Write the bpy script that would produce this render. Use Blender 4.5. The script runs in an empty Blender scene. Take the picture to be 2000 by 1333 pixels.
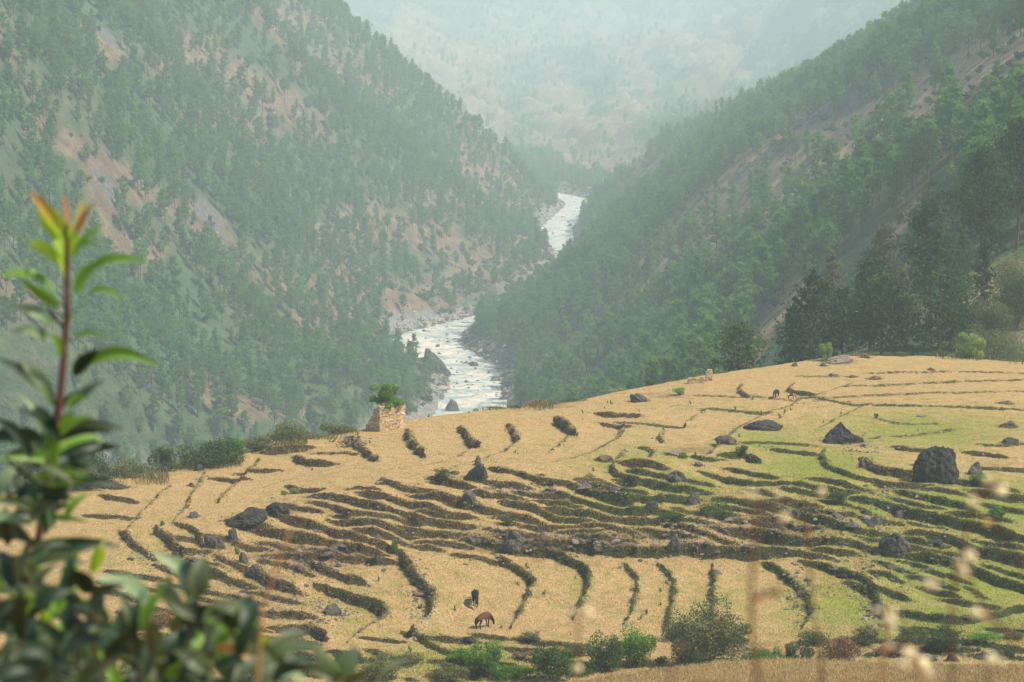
import bpy, bmesh, math, random
import numpy as np
from mathutils import Vector, Matrix
import os
R = math.radians
rng = np.random.default_rng(7)
random.seed(7)
scene = bpy.context.scene
C = scene.collection
# ------------------------------------------------------------ camera, sky, sun, exposure
FPX = 4511.0                      # focal length in pixels of a 2000 px wide frame
PITCH = math.atan(666.5 / FPX)
cam_d = bpy.data.cameras.new('camera')
cam = bpy.data.objects.new('camera', cam_d); C.objects.link(cam)
cam.location = (0, 0, 0); cam.rotation_euler = (math.pi / 2 - PITCH, 0, 0)
cam_d.sensor_width = 36; cam_d.lens = 36 * FPX / 2000
cam_d.clip_start = 0.1; cam_d.clip_end = 12000
cam_d.dof.use_dof = True; cam_d.dof.focus_distance = 205; cam_d.dof.aperture_fstop = 9.5
scene.camera = cam
SUN_EL, SUN_AZ = R(52), R(103)      # azimuth clockwise from +Y (the view direction)
sunv = Vector((math.sin(SUN_AZ) * math.cos(SUN_EL), math.cos(SUN_AZ) * math.cos(SUN_EL), math.sin(SUN_EL)))
world = bpy.data.worlds.new("World"); scene.world = world; world.use_nodes = True
wn = world.node_tree
sky = wn.nodes.new('ShaderNodeTexSky'); sky.sky_type = 'NISHITA'; sky.sun_disc = False
sky.sun_elevation = SUN_EL; sky.sun_rotation = SUN_AZ; sky.dust_density = 3.0; sky.air_density = 1.0; sky.altitude = 1200
bg = wn.nodes['Background']; bg.inputs[1].default_value = 0.14
wn.links.new(sky.outputs[0], bg.inputs[0])
sl = bpy.data.lights.new('sun', 'SUN'); sl.energy = 4.6; sl.angle = R(0.55); sl.color = (1.0, 0.93, 0.80)
so = bpy.data.objects.new('sun', sl); C.objects.link(so)
so.rotation_euler = sunv.to_track_quat('Z', 'Y').to_euler(); so.location = (300, 0, 300)
scene.view_settings.view_transform = 'Standard'; scene.view_settings.look = 'None'
scene.view_settings.exposure = 0.74; scene.view_settings.gamma = 1.0
scene.render.engine = 'CYCLES'
cy = scene.cycles
cy.max_bounces = 5; cy.diffuse_bounces = 2; cy.glossy_bounces = 2; cy.transmission_bounces = 2
cy.volume_bounces = 2; cy.transparent_max_bounces = 8
cy.caustics_reflective = False; cy.caustics_refractive = False
cy.use_denoising = True
cy.denoising_prefilter = 'ACCURATE'
try: cy.denoiser = 'OPENIMAGEDENOISE'
except Exception: pass

# ------------------------------------------------------------ pixel -> world helpers
SP, CP = math.sin(PITCH), math.cos(PITCH)
def ray(px, py):
    u = (np.asarray(px, float) - 1000) / FPX; v = (666.5 - np.asarray(py, float)) / FPX
    return u, CP + v * SP, -SP + v * CP
def at(px, py, D):
    x, y, z = ray(px, py)
    return x / y * D, np.asarray(D, float) + 0 * x, z / y * D
def atv(px, py, D):
    x, y, z = at(px, py, D); return Vector((float(x), float(y), float(z)))
def to_px(X, Y, Z):
    d = Y * CP - Z * SP; up = Y * SP + Z * CP
    d = np.maximum(d, 0.01)
    return 1000 + X / d * FPX, 666.5 - up / d * FPX
# ------------------------------------------------------------ noise
def _h(ix, iy, s):
    n = (ix.astype(np.int64) * 374761393 + iy.astype(np.int64) * 668265263 + s * 1442695041) & 0x7fffffff
    n = ((n ^ (n >> 13)) * 1274126177) & 0x7fffffff
    return ((n ^ (n >> 16)) & 0xffff) / 65535.0
def vn(x, y, s=0):
    x = np.asarray(x, float); y = np.asarray(y, float)
    ix = np.floor(x); iy = np.floor(y); fx = x - ix; fy = y - iy
    fx = fx * fx * (3 - 2 * fx); fy = fy * fy * (3 - 2 * fy)
    a = _h(ix, iy, s); b = _h(ix + 1, iy, s); c = _h(ix, iy + 1, s); d = _h(ix + 1, iy + 1, s)
    return (a * (1 - fx) + b * fx) * (1 - fy) + (c * (1 - fx) + d * fx) * fy
def fbm(x, y, s=0, o=4):
    r = 0; a = 0.5; t = 0
    for k in range(o):
        r = r + a * vn(x * 2 ** k, y * 2 ** k, s + k * 17); t += a; a *= 0.5
    return r / t * 2 - 1          # -1..1
def sstep(a, b, x):
    t = np.clip((x - a) / (b - a), 0, 1); return t * t * (3 - 2 * t)
def n3(P, f, s=0):
    x, y, z = P[:, 0] * f, P[:, 1] * f, P[:, 2] * f
    return (vn(x + 13.7, y + z * 0.73 + 3, s) + vn(y - 4.1, z + x * 0.61, s + 5) + vn(z + 9.2, x + y * 0.67, s + 9)) / 1.5 - 1
# ------------------------------------------------------------ RBF height field
def rbf_fit(P, Z, sx=1.0):
    P = np.asarray(P, float); Z = np.asarray(Z, float)
    d = np.sqrt(((P[:, None] - P[None]) ** 2).sum(-1))
    n = len(P); A = np.zeros((n + 3, n + 3)); A[:n, :n] = -d + np.eye(n) * -0.0
    A[:n, n] = 1; A[:n, n + 1:] = P; A[n, :n] = 1; A[n + 1:, :n] = P.T
    w = np.linalg.solve(A, np.concatenate([Z, [0, 0, 0]]))
    return P, w
def rbf_eval(f, X, Y):
    P, w = f; n = len(P)
    r = w[n] + w[n + 1] * X + w[n + 2] * Y
    for i in range(n):
        r = r - w[i] * np.sqrt((X - P[i, 0]) ** 2 + (Y - P[i, 1]) ** 2 + 4.0)
    return r
# ------------------------------------------------------------ object helpers
def tag(o, label=None, cat=None, group=None, kind=None):
    if label: o['label'] = label
    if cat: o['category'] = cat
    if group: o['group'] = group
    if kind: o['kind'] = kind
    return o
def empty(name, loc=(0, 0, 0), rz=0.0):
    o = bpy.data.objects.new(name, None); C.objects.link(o)
    o.location = loc; o.rotation_euler = (0, 0, rz); o.empty_display_size = 0.2
    return o
def link(name, me, parent=None):
    o = bpy.data.objects.new(name, me); C.objects.link(o)
    if parent: o.parent = parent
    return o
def mesh_np(name, V, F, mats, fm=None, smooth=False, attrs=None):
    """V (n,3), F list of (k) index arrays or (m,k) array"""
    me = bpy.data.meshes.new(name)
    V = np.asarray(V, np.float32)
    if isinstance(F, np.ndarray):
        k = F.shape[1]; nf = len(F); loops = F.reshape(-1).astype(np.int32)
        ls = np.arange(0, nf * k, k, dtype=np.int32); lt = np.full(nf, k, np.int32)
    else:
        lt = np.array([len(f) for f in F], np.int32); nf = len(F)
        loops = np.concatenate([np.asarray(f, np.int32) for f in F]); ls = np.concatenate([[0], np.cumsum(lt)[:-1]]).astype(np.int32)
    me.vertices.add(len(V)); me.vertices.foreach_set('co', V.reshape(-1))
    me.loops.add(len(loops)); me.loops.foreach_set('vertex_index', loops)
    me.polygons.add(nf); me.polygons.foreach_set('loop_start', ls); me.polygons.foreach_set('loop_total', lt)
    me.polygons.foreach_set('use_smooth', np.full(nf, smooth, bool))
    for m in (mats if isinstance(mats, (list, tuple)) else [mats]): me.materials.append(m)
    if fm is not None: me.polygons.foreach_set('material_index', np.asarray(fm, np.int32))
    if attrs:
        for k_, a in attrs.items():
            a = np.asarray(a, np.float32)
            if a.ndim == 1:
                at_ = me.attributes.new(k_, 'FLOAT', 'POINT'); at_.data.foreach_set('value', a)
            else:
                at_ = me.attributes.new(k_, 'FLOAT_COLOR', 'POINT')
                at_.data.foreach_set('color', np.concatenate([a, np.ones((len(a), 1), np.float32)], 1).reshape(-1))
    me.update(calc_edges=True); me.validate()
    return me
class MB:
    """collects geometry for one mesh"""
    def __init__(s): s.V = []; s.F = []; s.M = []; s.A = []; s.n = 0
    def add(s, V, F, m=0, a=None):
        V = np.asarray(V, float); s.V.append(V); s.F += [[i + s.n for i in f] for f in F]
        s.M += [m] * len(F); s.n += len(V)
        s.A.append(np.full(len(V), 0.5) if a is None else (np.full(len(V), a) if np.isscalar(a) else np.asarray(a)))
    def tube(s, pts, rad, sides=6, m=0, a=None, cap=True):
        pts = np.asarray(pts, float); rad = np.asarray(rad, float) * np.ones(len(pts))
        V = []; F = []
        ref = np.array([0.31, 0.17, 0.93])
        for i, p in enumerate(pts):
            t = pts[min(i + 1, len(pts) - 1)] - pts[max(i - 1, 0)]; t = t / (np.linalg.norm(t) + 1e-9)
            u = np.cross(t, ref if abs(t @ ref) < 0.95 else np.array([1., 0, 0])); u /= np.linalg.norm(u); w = np.cross(t, u)
            for k in range(sides):
                an = 2 * math.pi * k / sides; V.append(p + rad[i] * (math.cos(an) * u + math.sin(an) * w))
        for i in range(len(pts) - 1):
            for k in range(sides):
                k2 = (k + 1) % sides; F.append([i * sides + k, i * sides + k2, (i + 1) * sides + k2, (i + 1) * sides + k])
        if cap: F.append(list(range(sides))[::-1]); F.append([(len(pts) - 1) * sides + k for k in range(sides)])
        s.add(V, F, m, a)
    def mesh(s, name, mats, smooth=False, attr='var'):
        return mesh_np(name, np.concatenate(s.V), s.F, mats, s.M, smooth, {attr: np.concatenate(s.A)})
# ------------------------------------------------------------ materials
def new_mat(name):
    m = bpy.data.materials.new(name); m.use_nodes = True
    return m, m.node_tree, m.node_tree.nodes['Principled BSDF']
class NT:
    def __init__(s, nt): s.nt = nt
    def n(s, t, **k):
        x = s.nt.nodes.new(t)
        for a, b in k.items(): setattr(x, a, b)
        return x
    def l(s, a, b): s.nt.links.new(a, b)
    def noise(s, scale, detail=4, rough=0.55, vec=None, dist=0.0):
        x = s.n('ShaderNodeTexNoise'); x.inputs['Scale'].default_value = scale; x.inputs['Detail'].default_value = detail
        x.inputs['Roughness'].default_value = rough; x.inputs['Distortion'].default_value = dist
        if vec is not None: s.l(vec, x.inputs['Vector'])
        return x.outputs['Fac']
    def ramp(s, fac, stops):
        x = s.n('ShaderNodeValToRGB'); e = x.color_ramp.elements
        while len(e) < len(stops): e.new(0.5)
        for i, (p, c) in enumerate(stops): e[i].position = p; e[i].color = (*c, 1)
        s.l(fac, x.inputs[0]); return x.outputs['Color']
    def mix(s, fac, a, b, mode='MIX'):
        x = s.n('ShaderNodeMix', data_type='RGBA', blend_type=mode)
        for val, sock in ((fac, x.inputs['Factor']), (a, x.inputs['A']), (b, x.inputs['B'])):
            if hasattr(val, 'is_linked'): s.l(val, sock)
            elif isinstance(val, (int, float)): sock.default_value = val
            else: sock.default_value = (*val, 1)
        return x.outputs['Result']
    def math(s, op, a, b=0.0, clamp=False):
        x = s.n('ShaderNodeMath', operation=op, use_clamp=clamp)
        for val, sock in ((a, x.inputs[0]), (b, x.inputs[1])):
            if hasattr(val, 'is_linked'): s.l(val, sock)
            else: sock.default_value = val
        return x.outputs[0]
    def rng(s, v, a, b, c=0.0, d=1.0):
        x = s.n('ShaderNodeMapRange'); x.inputs[1].default_value = a; x.inputs[2].default_value = b
        x.inputs[3].default_value = c; x.inputs[4].default_value = d; s.l(v, x.inputs[0]); return x.outputs[0]
    def attr(s, name, out='Fac'):
        x = s.n('ShaderNodeAttribute'); x.attribute_name = name; return x.outputs[out]
    def bump(s, h, strength, dist, bsdf):
        x = s.n('ShaderNodeBump'); x.inputs['Strength'].default_value = strength; x.inputs['Distance'].default_value = dist
        s.l(h, x.inputs['Height']); s.l(x.outputs[0], bsdf.inputs['Normal'])
def pos(nt):
    return nt.n('ShaderNodeNewGeometry').outputs['Position']
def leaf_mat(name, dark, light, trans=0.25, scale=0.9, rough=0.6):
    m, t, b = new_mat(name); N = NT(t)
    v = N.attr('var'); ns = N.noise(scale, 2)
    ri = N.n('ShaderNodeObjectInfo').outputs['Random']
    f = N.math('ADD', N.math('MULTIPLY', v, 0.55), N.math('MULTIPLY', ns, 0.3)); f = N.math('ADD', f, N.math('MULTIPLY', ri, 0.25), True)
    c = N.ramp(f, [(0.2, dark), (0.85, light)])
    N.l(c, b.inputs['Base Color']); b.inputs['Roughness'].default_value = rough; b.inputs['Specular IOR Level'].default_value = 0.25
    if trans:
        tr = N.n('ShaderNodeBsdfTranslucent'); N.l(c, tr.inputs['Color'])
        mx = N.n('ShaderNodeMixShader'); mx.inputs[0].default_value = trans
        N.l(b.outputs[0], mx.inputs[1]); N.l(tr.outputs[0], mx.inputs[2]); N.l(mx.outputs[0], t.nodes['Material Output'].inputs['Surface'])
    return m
def plain_mat(name, col, rough=0.85, var=0.25, scale=6.0, bump=0.0):
    m, t, b = new_mat(name); N = NT(t)
    ns = N.noise(scale, 4, vec=N.n('ShaderNodeTexCoord').outputs['Object'])
    c = N.ramp(ns, [(0.3, tuple(x * (1 - var) for x in col)), (0.7, tuple(min(1, x * (1 + var)) for x in col))])
    N.l(c, b.inputs['Base Color']); b.inputs['Roughness'].default_value = rough; b.inputs['Specular IOR Level'].default_value = 0.2
    if bump: N.bump(ns, bump, 0.05, b)
    return m
# ============================================================ THE TERRACED HILL
def cps(L):
    P = []; Z = []
    for px, py, D in L:
        x, y, z = at(px, py, D); P.append((float(x), float(D))); Z.append(float(z))
    return P, Z
HC = [(-150,1333,158),(300,1333,158),(700,1333,157),(1100,1333,157),(1500,1300,160),(1900,1300,158),(2150,1300,158),
 (-100,1200,174),(200,1200,174),(600,1200,174),(945,1232,172),(1300,1200,173),(1700,1200,171),(2000,1190,170),(2150,1190,170),
 (0,1090,185),(350,1100,184),(600,1090,185),(1000,1085,186),(1300,1085,185.5),(1600,1100,182),(2000,1165,174.5),(2150,1180,173),
 (250,1010,195),(400,1000,193),(700,960,197.5),(1000,930,200),(1300,920,202),(1600,955,196),(2000,965,196),(2150,970,196),
 (150,980,200),(250,955,205),(330,927,213),(470,897,218),(600,872,222),(800,827,230),(1000,807,236),(1080,802,238),(1200,777,244),(1300,757,248),(1400,737,252),
 (1500,724,257),(1650,702,264),(1800,702,266),(1900,706,266),(2000,716,266),(2150,716,268),
 (500,950,205),(800,890,212),(1200,850,220),(1500,830,225),(1500,870,214),(1800,830,225),(1800,760,244),(2050,830,225),(1350,800,235),(1000,860,220),(0,960,206),(0,1010,196)]
hP, hZ = cps(HC)
for q in (-60, -35, -12, 12, 35, 60):
    for D_, z_ in ((118, -48.5), (138, -48.0)): hP.append((q, D_)); hZ.append(z_)
hfit = rbf_fit(hP, hZ)
RID = [(-200,985,200),(0,965,205),(150,955,207),(330,925,215),(470,895,220),(600,870,224),(700,847,227),(800,825,232),(940,813,237),(1080,800,240),(1200,775,246),(1300,755,250),(1400,735,254),(1500,722,259),(1650,700,266),(1800,700,268),(2000,714,268),(2200,716,270)]
rx = np.array([float(at(a, b, d)[0]) for a, b, d in RID]); rd = np.array([d for a, b, d in RID], float)
EDG = [(-400,96),(700,98),(1000,100.5),(1080,102.6),(1200,105.2),(1350,107.2),(1500,108.4),(1600,108.6),(1750,108.0),(1900,107.4),(2000,107.2),(2300,107.0)]
ex = np.array([(p - 1000) / FPX * d for p, d in EDG]); ed = np.array([d for p, d in EDG])
def base_hill(X, D):
    z = rbf_eval(hfit, X, np.minimum(D, np.interp(X, rx, rd) + 3))
    Dr = np.interp(X, rx, rd)
    e = np.maximum(0, D - Dr); z = z - 0.62 * e * sstep(0, 6, e) - 0.02 * e
    return z
def full_base(X, D):
    z = base_hill(X, np.maximum(D, 122.0))
    near = np.where(D < 4, -1.95 - 0.06 * D, -2.19 - (D - 4) * (29.0 / 76.0))
    near = np.maximum(near, -31.2)
    near = near + 0.10 * fbm(X * 0.5, D * 0.5, 61, 3) * sstep(60, 90, D) - 0.05 * (D - 100) * (D > 100)
    De = np.interp(X, ex, ed) + 0.25 * fbm(X * 0.8, X * 0 + 2, 77, 3)
    t = sstep(0, 1, (D - De) / 13.0); t = np.where(D > De, np.maximum(t, np.clip((D - De) / 0.5, 0, 1) * 0.10), 0)
    z = near * (1 - t) + z * t
    return z
# riser lines: (height in photo px, greenness, points). The high ground is on the left hand of the direction of travel.
G0, G1, G2 = 0.12, 0.45, 0.85
RIS = [
(14,G0,[(631,974),(667,979),(700,986),(730,996),(757,1005),(782,1007),(800,1015)]),(8,G0,[(695,964),(725,968)]),
(12,G0,[(755,954),(775,961),(800,969),(822,969)]),(13,G0,[(730,976),(765,981),(775,986),(805,994),(837,1000)]),
(13,G0,[(825,976),(850,976),(875,982)]),(15,G0,[(862,946),(882,950),(905,956)]),(12,G0,[(940,949),(962,954),(1005,957)]),
(14,G0,[(940,968),(970,975),(1000,978)]),(14,G1,[(882,986),(912,994),(950,999)]),(10,G0,[(842,1006),(872,1010),(900,1011)]),
(10,G0,[(677,1010),(720,1014),(757,1016),(792,1018)]),(14,G0,[(822,1018),(862,1022),(900,1028)]),
(15,G0,[(672,1020),(712,1028),(750,1034),(785,1039)]),(15,G0,[(815,1038),(845,1043),(882,1046)]),
(13,G0,[(725,1046),(762,1050),(800,1055),(837,1062)]),(18,G0,[(572,1022),(600,1030),(640,1040),(680,1049),(715,1058),(745,1065)]),
(19,G0,[(515,1038),(540,1044),(587,1054),(625,1061),(670,1067),(710,1072)]),(12,G0,[(625,987),(650,995),(667,1006)]),
(15,G0,[(560,1086),(625,1088),(670,1086),(712,1080),(745,1085)]),(12,G0,[(970,924),(1000,931),(1037,941),(1062,948),(1100,954)]),
(12,G1,[(1022,972),(1045,975),(1067,979)]),(13,G1,[(1000,986),(1042,994),(1080,1007),(1105,1016),(1130,1016)]),
(12,G2,[(1087,977),(1130,986),(1175,994),(1212,1002),(1235,1003)]),(10,G1,[(1077,986),(1107,991)]),
(17,G1,[(1100,1000),(1140,1005),(1175,1012),(1212,1018),(1265,1016)]),(15,G2,[(1142,964),(1170,973),(1205,980)]),
(6,G0,[(1142,946),(1175,949),(1207,951)]),(10,G2,[(1160,954),(1200,960),(1225,966),(1247,972)]),
(14,G2,[(1205,979),(1232,986),(1262,982),(1290,983),(1325,980)]),(14,G2,[(1232,945),(1262,952),(1300,957),(1332,966),(1350,965)]),
(10,G2,[(1385,930),(1425,938),(1462,946),(1500,948),(1537,953),(1587,960),(1612,962),(1650,963)]),(8,G2,[(1435,921),(1475,930),(1500,936)]),
(12,G2,[(1410,980),(1450,987),(1500,998)]),(9,G0,[(1000,1025),(1075,1027),(1112,1025),(1160,1028),(1212,1037)]),
(12,G0,[(1435,1016),(1462,1017),(1500,1026)]),(8,G0,[(1400,1035),(1440,1040)]),(10,G1,[(1450,1042),(1500,1047)]),
(22,G1,[(940,1060),(1010,1072),(1060,1068),(1130,1062),(1200,1078),(1290,1076),(1360,1072),(1430,1078),(1480,1075)]),
(9,G2,[(1610,880),(1602,895),(1617,910),(1640,922),(1670,935),(1700,941)]),(18,G0,[(1690,905),(1712,925),(1750,930),(1785,933)]),
(16,G2,[(1775,968),(1800,976),(1850,986),(1882,998)]),(8,G1,[(1825,960),(1862,965),(1887,971)]),
(20,G1,[(1925,970),(1960,977),(2000,980),(2080,986)]),(10,G2,[(1545,965),(1600,972)]),(14,G2,[(1685,978),(1715,984),(1735,990)]),
(20,G2,[(1777,1001),(1812,1010),(1850,1019),(1890,1028),(1925,1040),(1950,1050)]),(18,G2,[(1595,1015),(1625,1025),(1662,1040),(1700,1042)]),
(22,G1,[(1795,1046),(1837,1055),(1875,1065),(1912,1077),(1950,1088),(2000,1100),(2080,1115)]),
(20,G2,[(1805,1087),(1850,1095),(1900,1110),(1937,1128),(2000,1148),(2080,1168)]),(14,G1,[(1500,997),(1537,1005),(1587,1005)]),
(12,G0,[(1500,1019),(1537,1028),(1575,1028)]),(14,G1,[(1500,1047),(1550,1055),(1600,1055),(1640,1060)]),
(16,G2,[(1585,1095),(1625,1112),(1662,1127),(1700,1142),(1712,1170),(1720,1200)]),(14,G2,[(1957,1055),(2000,1070),(2060,1080)]),
(6,G1,[(1925,917),(2000,921),(2080,922)]),
(13,G2,[(1500,1094),(1524,1111),(1552,1139),(1577,1171),(1584,1202),(1573,1220)]),
(14,G2,[(1770,1206),(1825,1213),(1880,1216),(1930,1203),(1990,1190),(2060,1185)]),(8,G2,[(1895,1150),(1925,1170)]),
(17,G2,[(1077,1073),(1116,1090),(1140,1104),(1151,1132),(1140,1164),(1133,1180),(1125,1200)]),
(16,G1,[(986,1090),(1011,1104),(1032,1125),(1046,1143),(1025,1164),(1018,1192),(1007,1216)]),
(22,G1,[(790,1094),(801,1115),(818,1143),(840,1160),(850,1180),(835,1205),(812,1235)]),
(20,G1,[(628,1104),(657,1120),(686,1130)]),(22,G1,[(640,1150),(672,1165),(709,1177),(748,1187),(760,1208),(722,1226),(690,1250)]),
(18,G0,[(566,1229),(618,1229),(628,1244)]),(15,G0,[(530,1203),(566,1203),(587,1208)]),(16,G1,[(410,1117),(441,1130),(472,1138)]),
(18,G0,[(500,1125),(527,1143),(550,1146)]),(14,G0,[(590,1280),(618,1292)]),(8,G1,[(727,1255),(769,1257)]),
(10,G2,[(800,1244),(846,1265),(874,1279),(895,1283)]),(9,G2,[(1224,1107),(1242,1125),(1242,1157),(1238,1181),(1224,1209)]),
(11,G2,[(1294,1107),(1312,1125),(1315,1157),(1308,1192),(1298,1230)]),(14,G2,[(1391,1111),(1394,1132),(1387,1157),(1394,1181),(1385,1230)]),
(9,G0,[(330,950),(313,961),(297,980),(284,994),(271,1007),(261,1017),(250,1034)]),(11,G0,[(395,929),(385,954),(370,969),(364,986),(360,999),(347,1011)]),
(11,G0,[(465,944),(448,957),(437,971),(429,980)]),(8,G0,[(423,938),(441,940),(467,940)]),(7,G1,[(502,900),(494,915),(481,925)]),
(8,G0,[(481,925),(504,923),(525,921)]),(15,G0,[(578,895),(599,906),(625,904)]),(11,G0,[(462,1028),(507,1034)]),
(14,G0,[(318,1047),(334,1061),(347,1076)]),(13,G1,[(360,1038),(378,1045),(389,1062)]),(6,G0,[(347,1061),(372,1061)]),
(8,G0,[(519,1062),(557,1072),(588,1078),(620,1085)]),(10,G0,[(360,1085),(393,1085)]),(12,G1,[(240,1043),(250,1057),(273,1072),(294,1085)]),
(9,G1,[(224,1122),(263,1136),(301,1132)]),(9,G0,[(210,1139),(256,1143),(301,1153)]),
(15,G0,[(685,860),(706,878),(731,895)]),(16,G0,[(794,846),(804,867),(825,888)]),(15,G0,[(899,839),(916,860),(930,871)]),
(14,G0,[(993,832),(1007,853),(1010,862)]),(4,G1,[(1005,865),(985,882),(950,893),(880,922)]),(18,G1,[(1088,822),(1109,839),(1120,850)]),
(10,G1,[(1110,855),(1095,870),(1080,880)]),(13,G0,[(1175,811),(1196,815),(1231,815)]),(10,G0,[(1190,832),(1215,834)]),
(5,G1,[(1215,834),(1207,856),(1175,874),(1135,890),(1100,900)]),(5,G0,[(1214,829),(1280,831),(1320,834)]),
(4,G1,[(880,897),(830,908),(760,918),(720,930),(650,945)]),(4,G1,[(950,905),(900,910),(850,925),(800,935),(740,955),(690,963)]),
(4,G1,[(745,893),(700,905),(640,920),(560,940),(500,960)]),(3,G0,[(930,871),(900,890),(880,897)]),(4,G0,[(1100,900),(1050,905),(990,910),(960,905)]),
(9,G0,[(1447,753),(1440,765),(1452,771)]),(9,G0,[(1547,752),(1538,765),(1552,770),(1575,771)]),(3,G1,[(1360,773),(1440,772),(1512,778),(1545,780)]),
(4,G0,[(1375,800),(1425,803),(1450,805),(1492,808)]),(10,G1,[(1375,805),(1352,818),(1340,830)]),(8,G0,[(1300,846),(1280,855),(1290,862)]),
(5,G1,[(1560,778),(1540,795),(1500,806),(1475,820),(1440,835),(1415,862),(1385,890)]),(15,G0,[(1243,915),(1260,912),(1278,920)]),
(15,G2,[(1432,893),(1450,888),(1468,898)]),(4,G2,[(1457,867),(1525,867),(1600,873)]),(14,G1,[(1215,885),(1205,905),(1192,915),(1200,935),(1220,940)]),
(6,G2,[(1255,878),(1272,883),(1272,895)]),(3,G0,[(1565,735),(1650,737)]),(4,G2,[(1575,778),(1615,781),(1668,791),(1755,793),(1850,795),(1990,800)]),
(3,G1,[(1660,752),(1620,765),(1590,775)]),(3,G1,[(1650,757),(1760,752),(1850,747),(2000,742)]),(3,G0,[(1600,782),(1700,774),(1850,768),(2050,765)]),
(3,G1,[(1690,790),(1650,810),(1605,834)]),(3,G1,[(1720,820),(1755,830),(1825,830)]),(3,G1,[(1710,855),(1790,852),(1860,840)]),(4,G1,[(1925,870),(1970,872),(2050,866)]),
(8,G0,[(960,1040),(990,1045),(1030,1046)]),(7,G1,[(1650,1010),(1690,1015),(1740,1020)]),(6,G0,[(1330,1000),(1380,1012),(1430,1010)]),
(9,G0,[(430,1060),(470,1062),(500,1068)]),(10,G0,[(400,1160),(450,1168),(500,1180)]),(8,G0,[(900,1080),(940,1088),(975,1090)]),
(3,G0,[(1700,730),(1850,726),(2000,730)]),(3,G0,[(1330,790),(1290,800),(1240,800)]),
]
# shorter unnamed steps between the traced ones, running the same way
_rr = np.random.default_rng(4)
_have = np.array([p for _, _, L in RIS for p in L], float)
for (cx, cy, a, b, n, sl, g_) in [(1650,1010,330,80,46,.17,G1),(1850,1120,150,60,14,.28,G2),(800,1010,260,60,26,.13,G0),(430,1150,200,100,34,.22,G0),(1350,960,200,60,18,.13,G2),(300,1000,110,60,8,.1,G0),
                              (1150,1010,200,60,16,.12,G1),(1850,1240,160,40,10,.05,G2),(850,1290,260,35,16,.1,G1),(1750,900,220,25,6,.1,G1),(620,900,160,30,5,-.1,G0)]:
    for _ in range(n * 3):
        if n <= 0: break
        x_, y_ = cx + _rr.uniform(-1, 1) * a, cy + _rr.uniform(-1, 1) * b; L_ = _rr.uniform(25, 85); q = np.linspace(-.5, .5, 4)
        P_ = [(x_ + L_ * t, y_ + L_ * t * (sl + _rr.normal() * .03) + _rr.normal() * 2) for t in q]
        dd_ = min(np.min(np.hypot((_have[:, 0] - p[0]) * .35, _have[:, 1] - p[1])) for p in P_)
        if dd_ < 9.5: continue
        RIS.append((float(_rr.uniform(6.5, 14)), g_, P_)); _have = np.concatenate([_have, P_]); n -= 1
GX = np.arange(-74, 88, 0.2)
GY = np.concatenate([np.arange(-12, 88, 0.5), np.arange(88, 112, 0.12), np.arange(112, 160, 0.25), np.arange(160, 216, 0.17), np.arange(216, 300, 0.25)])
XX, YY = np.meshgrid(GX, GY)
ZB = full_base(XX, YY)
def px_ground(px, py, H=None, lo=97.0):
    """first hit of the pixel's ray with the hill"""
    Z = ZB if H is None else H
    Ds = np.arange(lo, 290, 0.1)
    x, y, z = at(px, py, Ds)
    g = samp(Z, x, Ds); k = np.nonzero(z <= g)[0]
    i = k[0] if len(k) else len(Ds) - 1
    return float(x[i]), float(Ds[i]), float(g[i])
def samp(Z, x, y):
    x = np.asarray(x, float); y = np.asarray(y, float)
    i = np.clip(np.searchsorted(GX, x) - 1, 0, len(GX) - 2); j = np.clip(np.searchsorted(GY, y) - 1, 0, len(GY) - 2)
    fx = np.clip((x - GX[i]) / (GX[i + 1] - GX[i]), 0, 1); fy = np.clip((y - GY[j]) / (GY[j + 1] - GY[j]), 0, 1)
    return (Z[j, i] * (1 - fx) + Z[j, i + 1] * fx) * (1 - fy) + (Z[j + 1, i] * (1 - fx) + Z[j + 1, i + 1] * fx) * fy
DISP = np.zeros_like(ZB); RM = np.zeros_like(ZB); GM = np.zeros_like(ZB); GW = np.zeros_like(ZB) + 1e-6
WOB = 0.28 * fbm(XX * 0.9, YY * 0.9, 5, 3) + 0.15 * fbm(XX * 2.6, YY * 2.6, 15, 2)
RLINES = []
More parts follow.
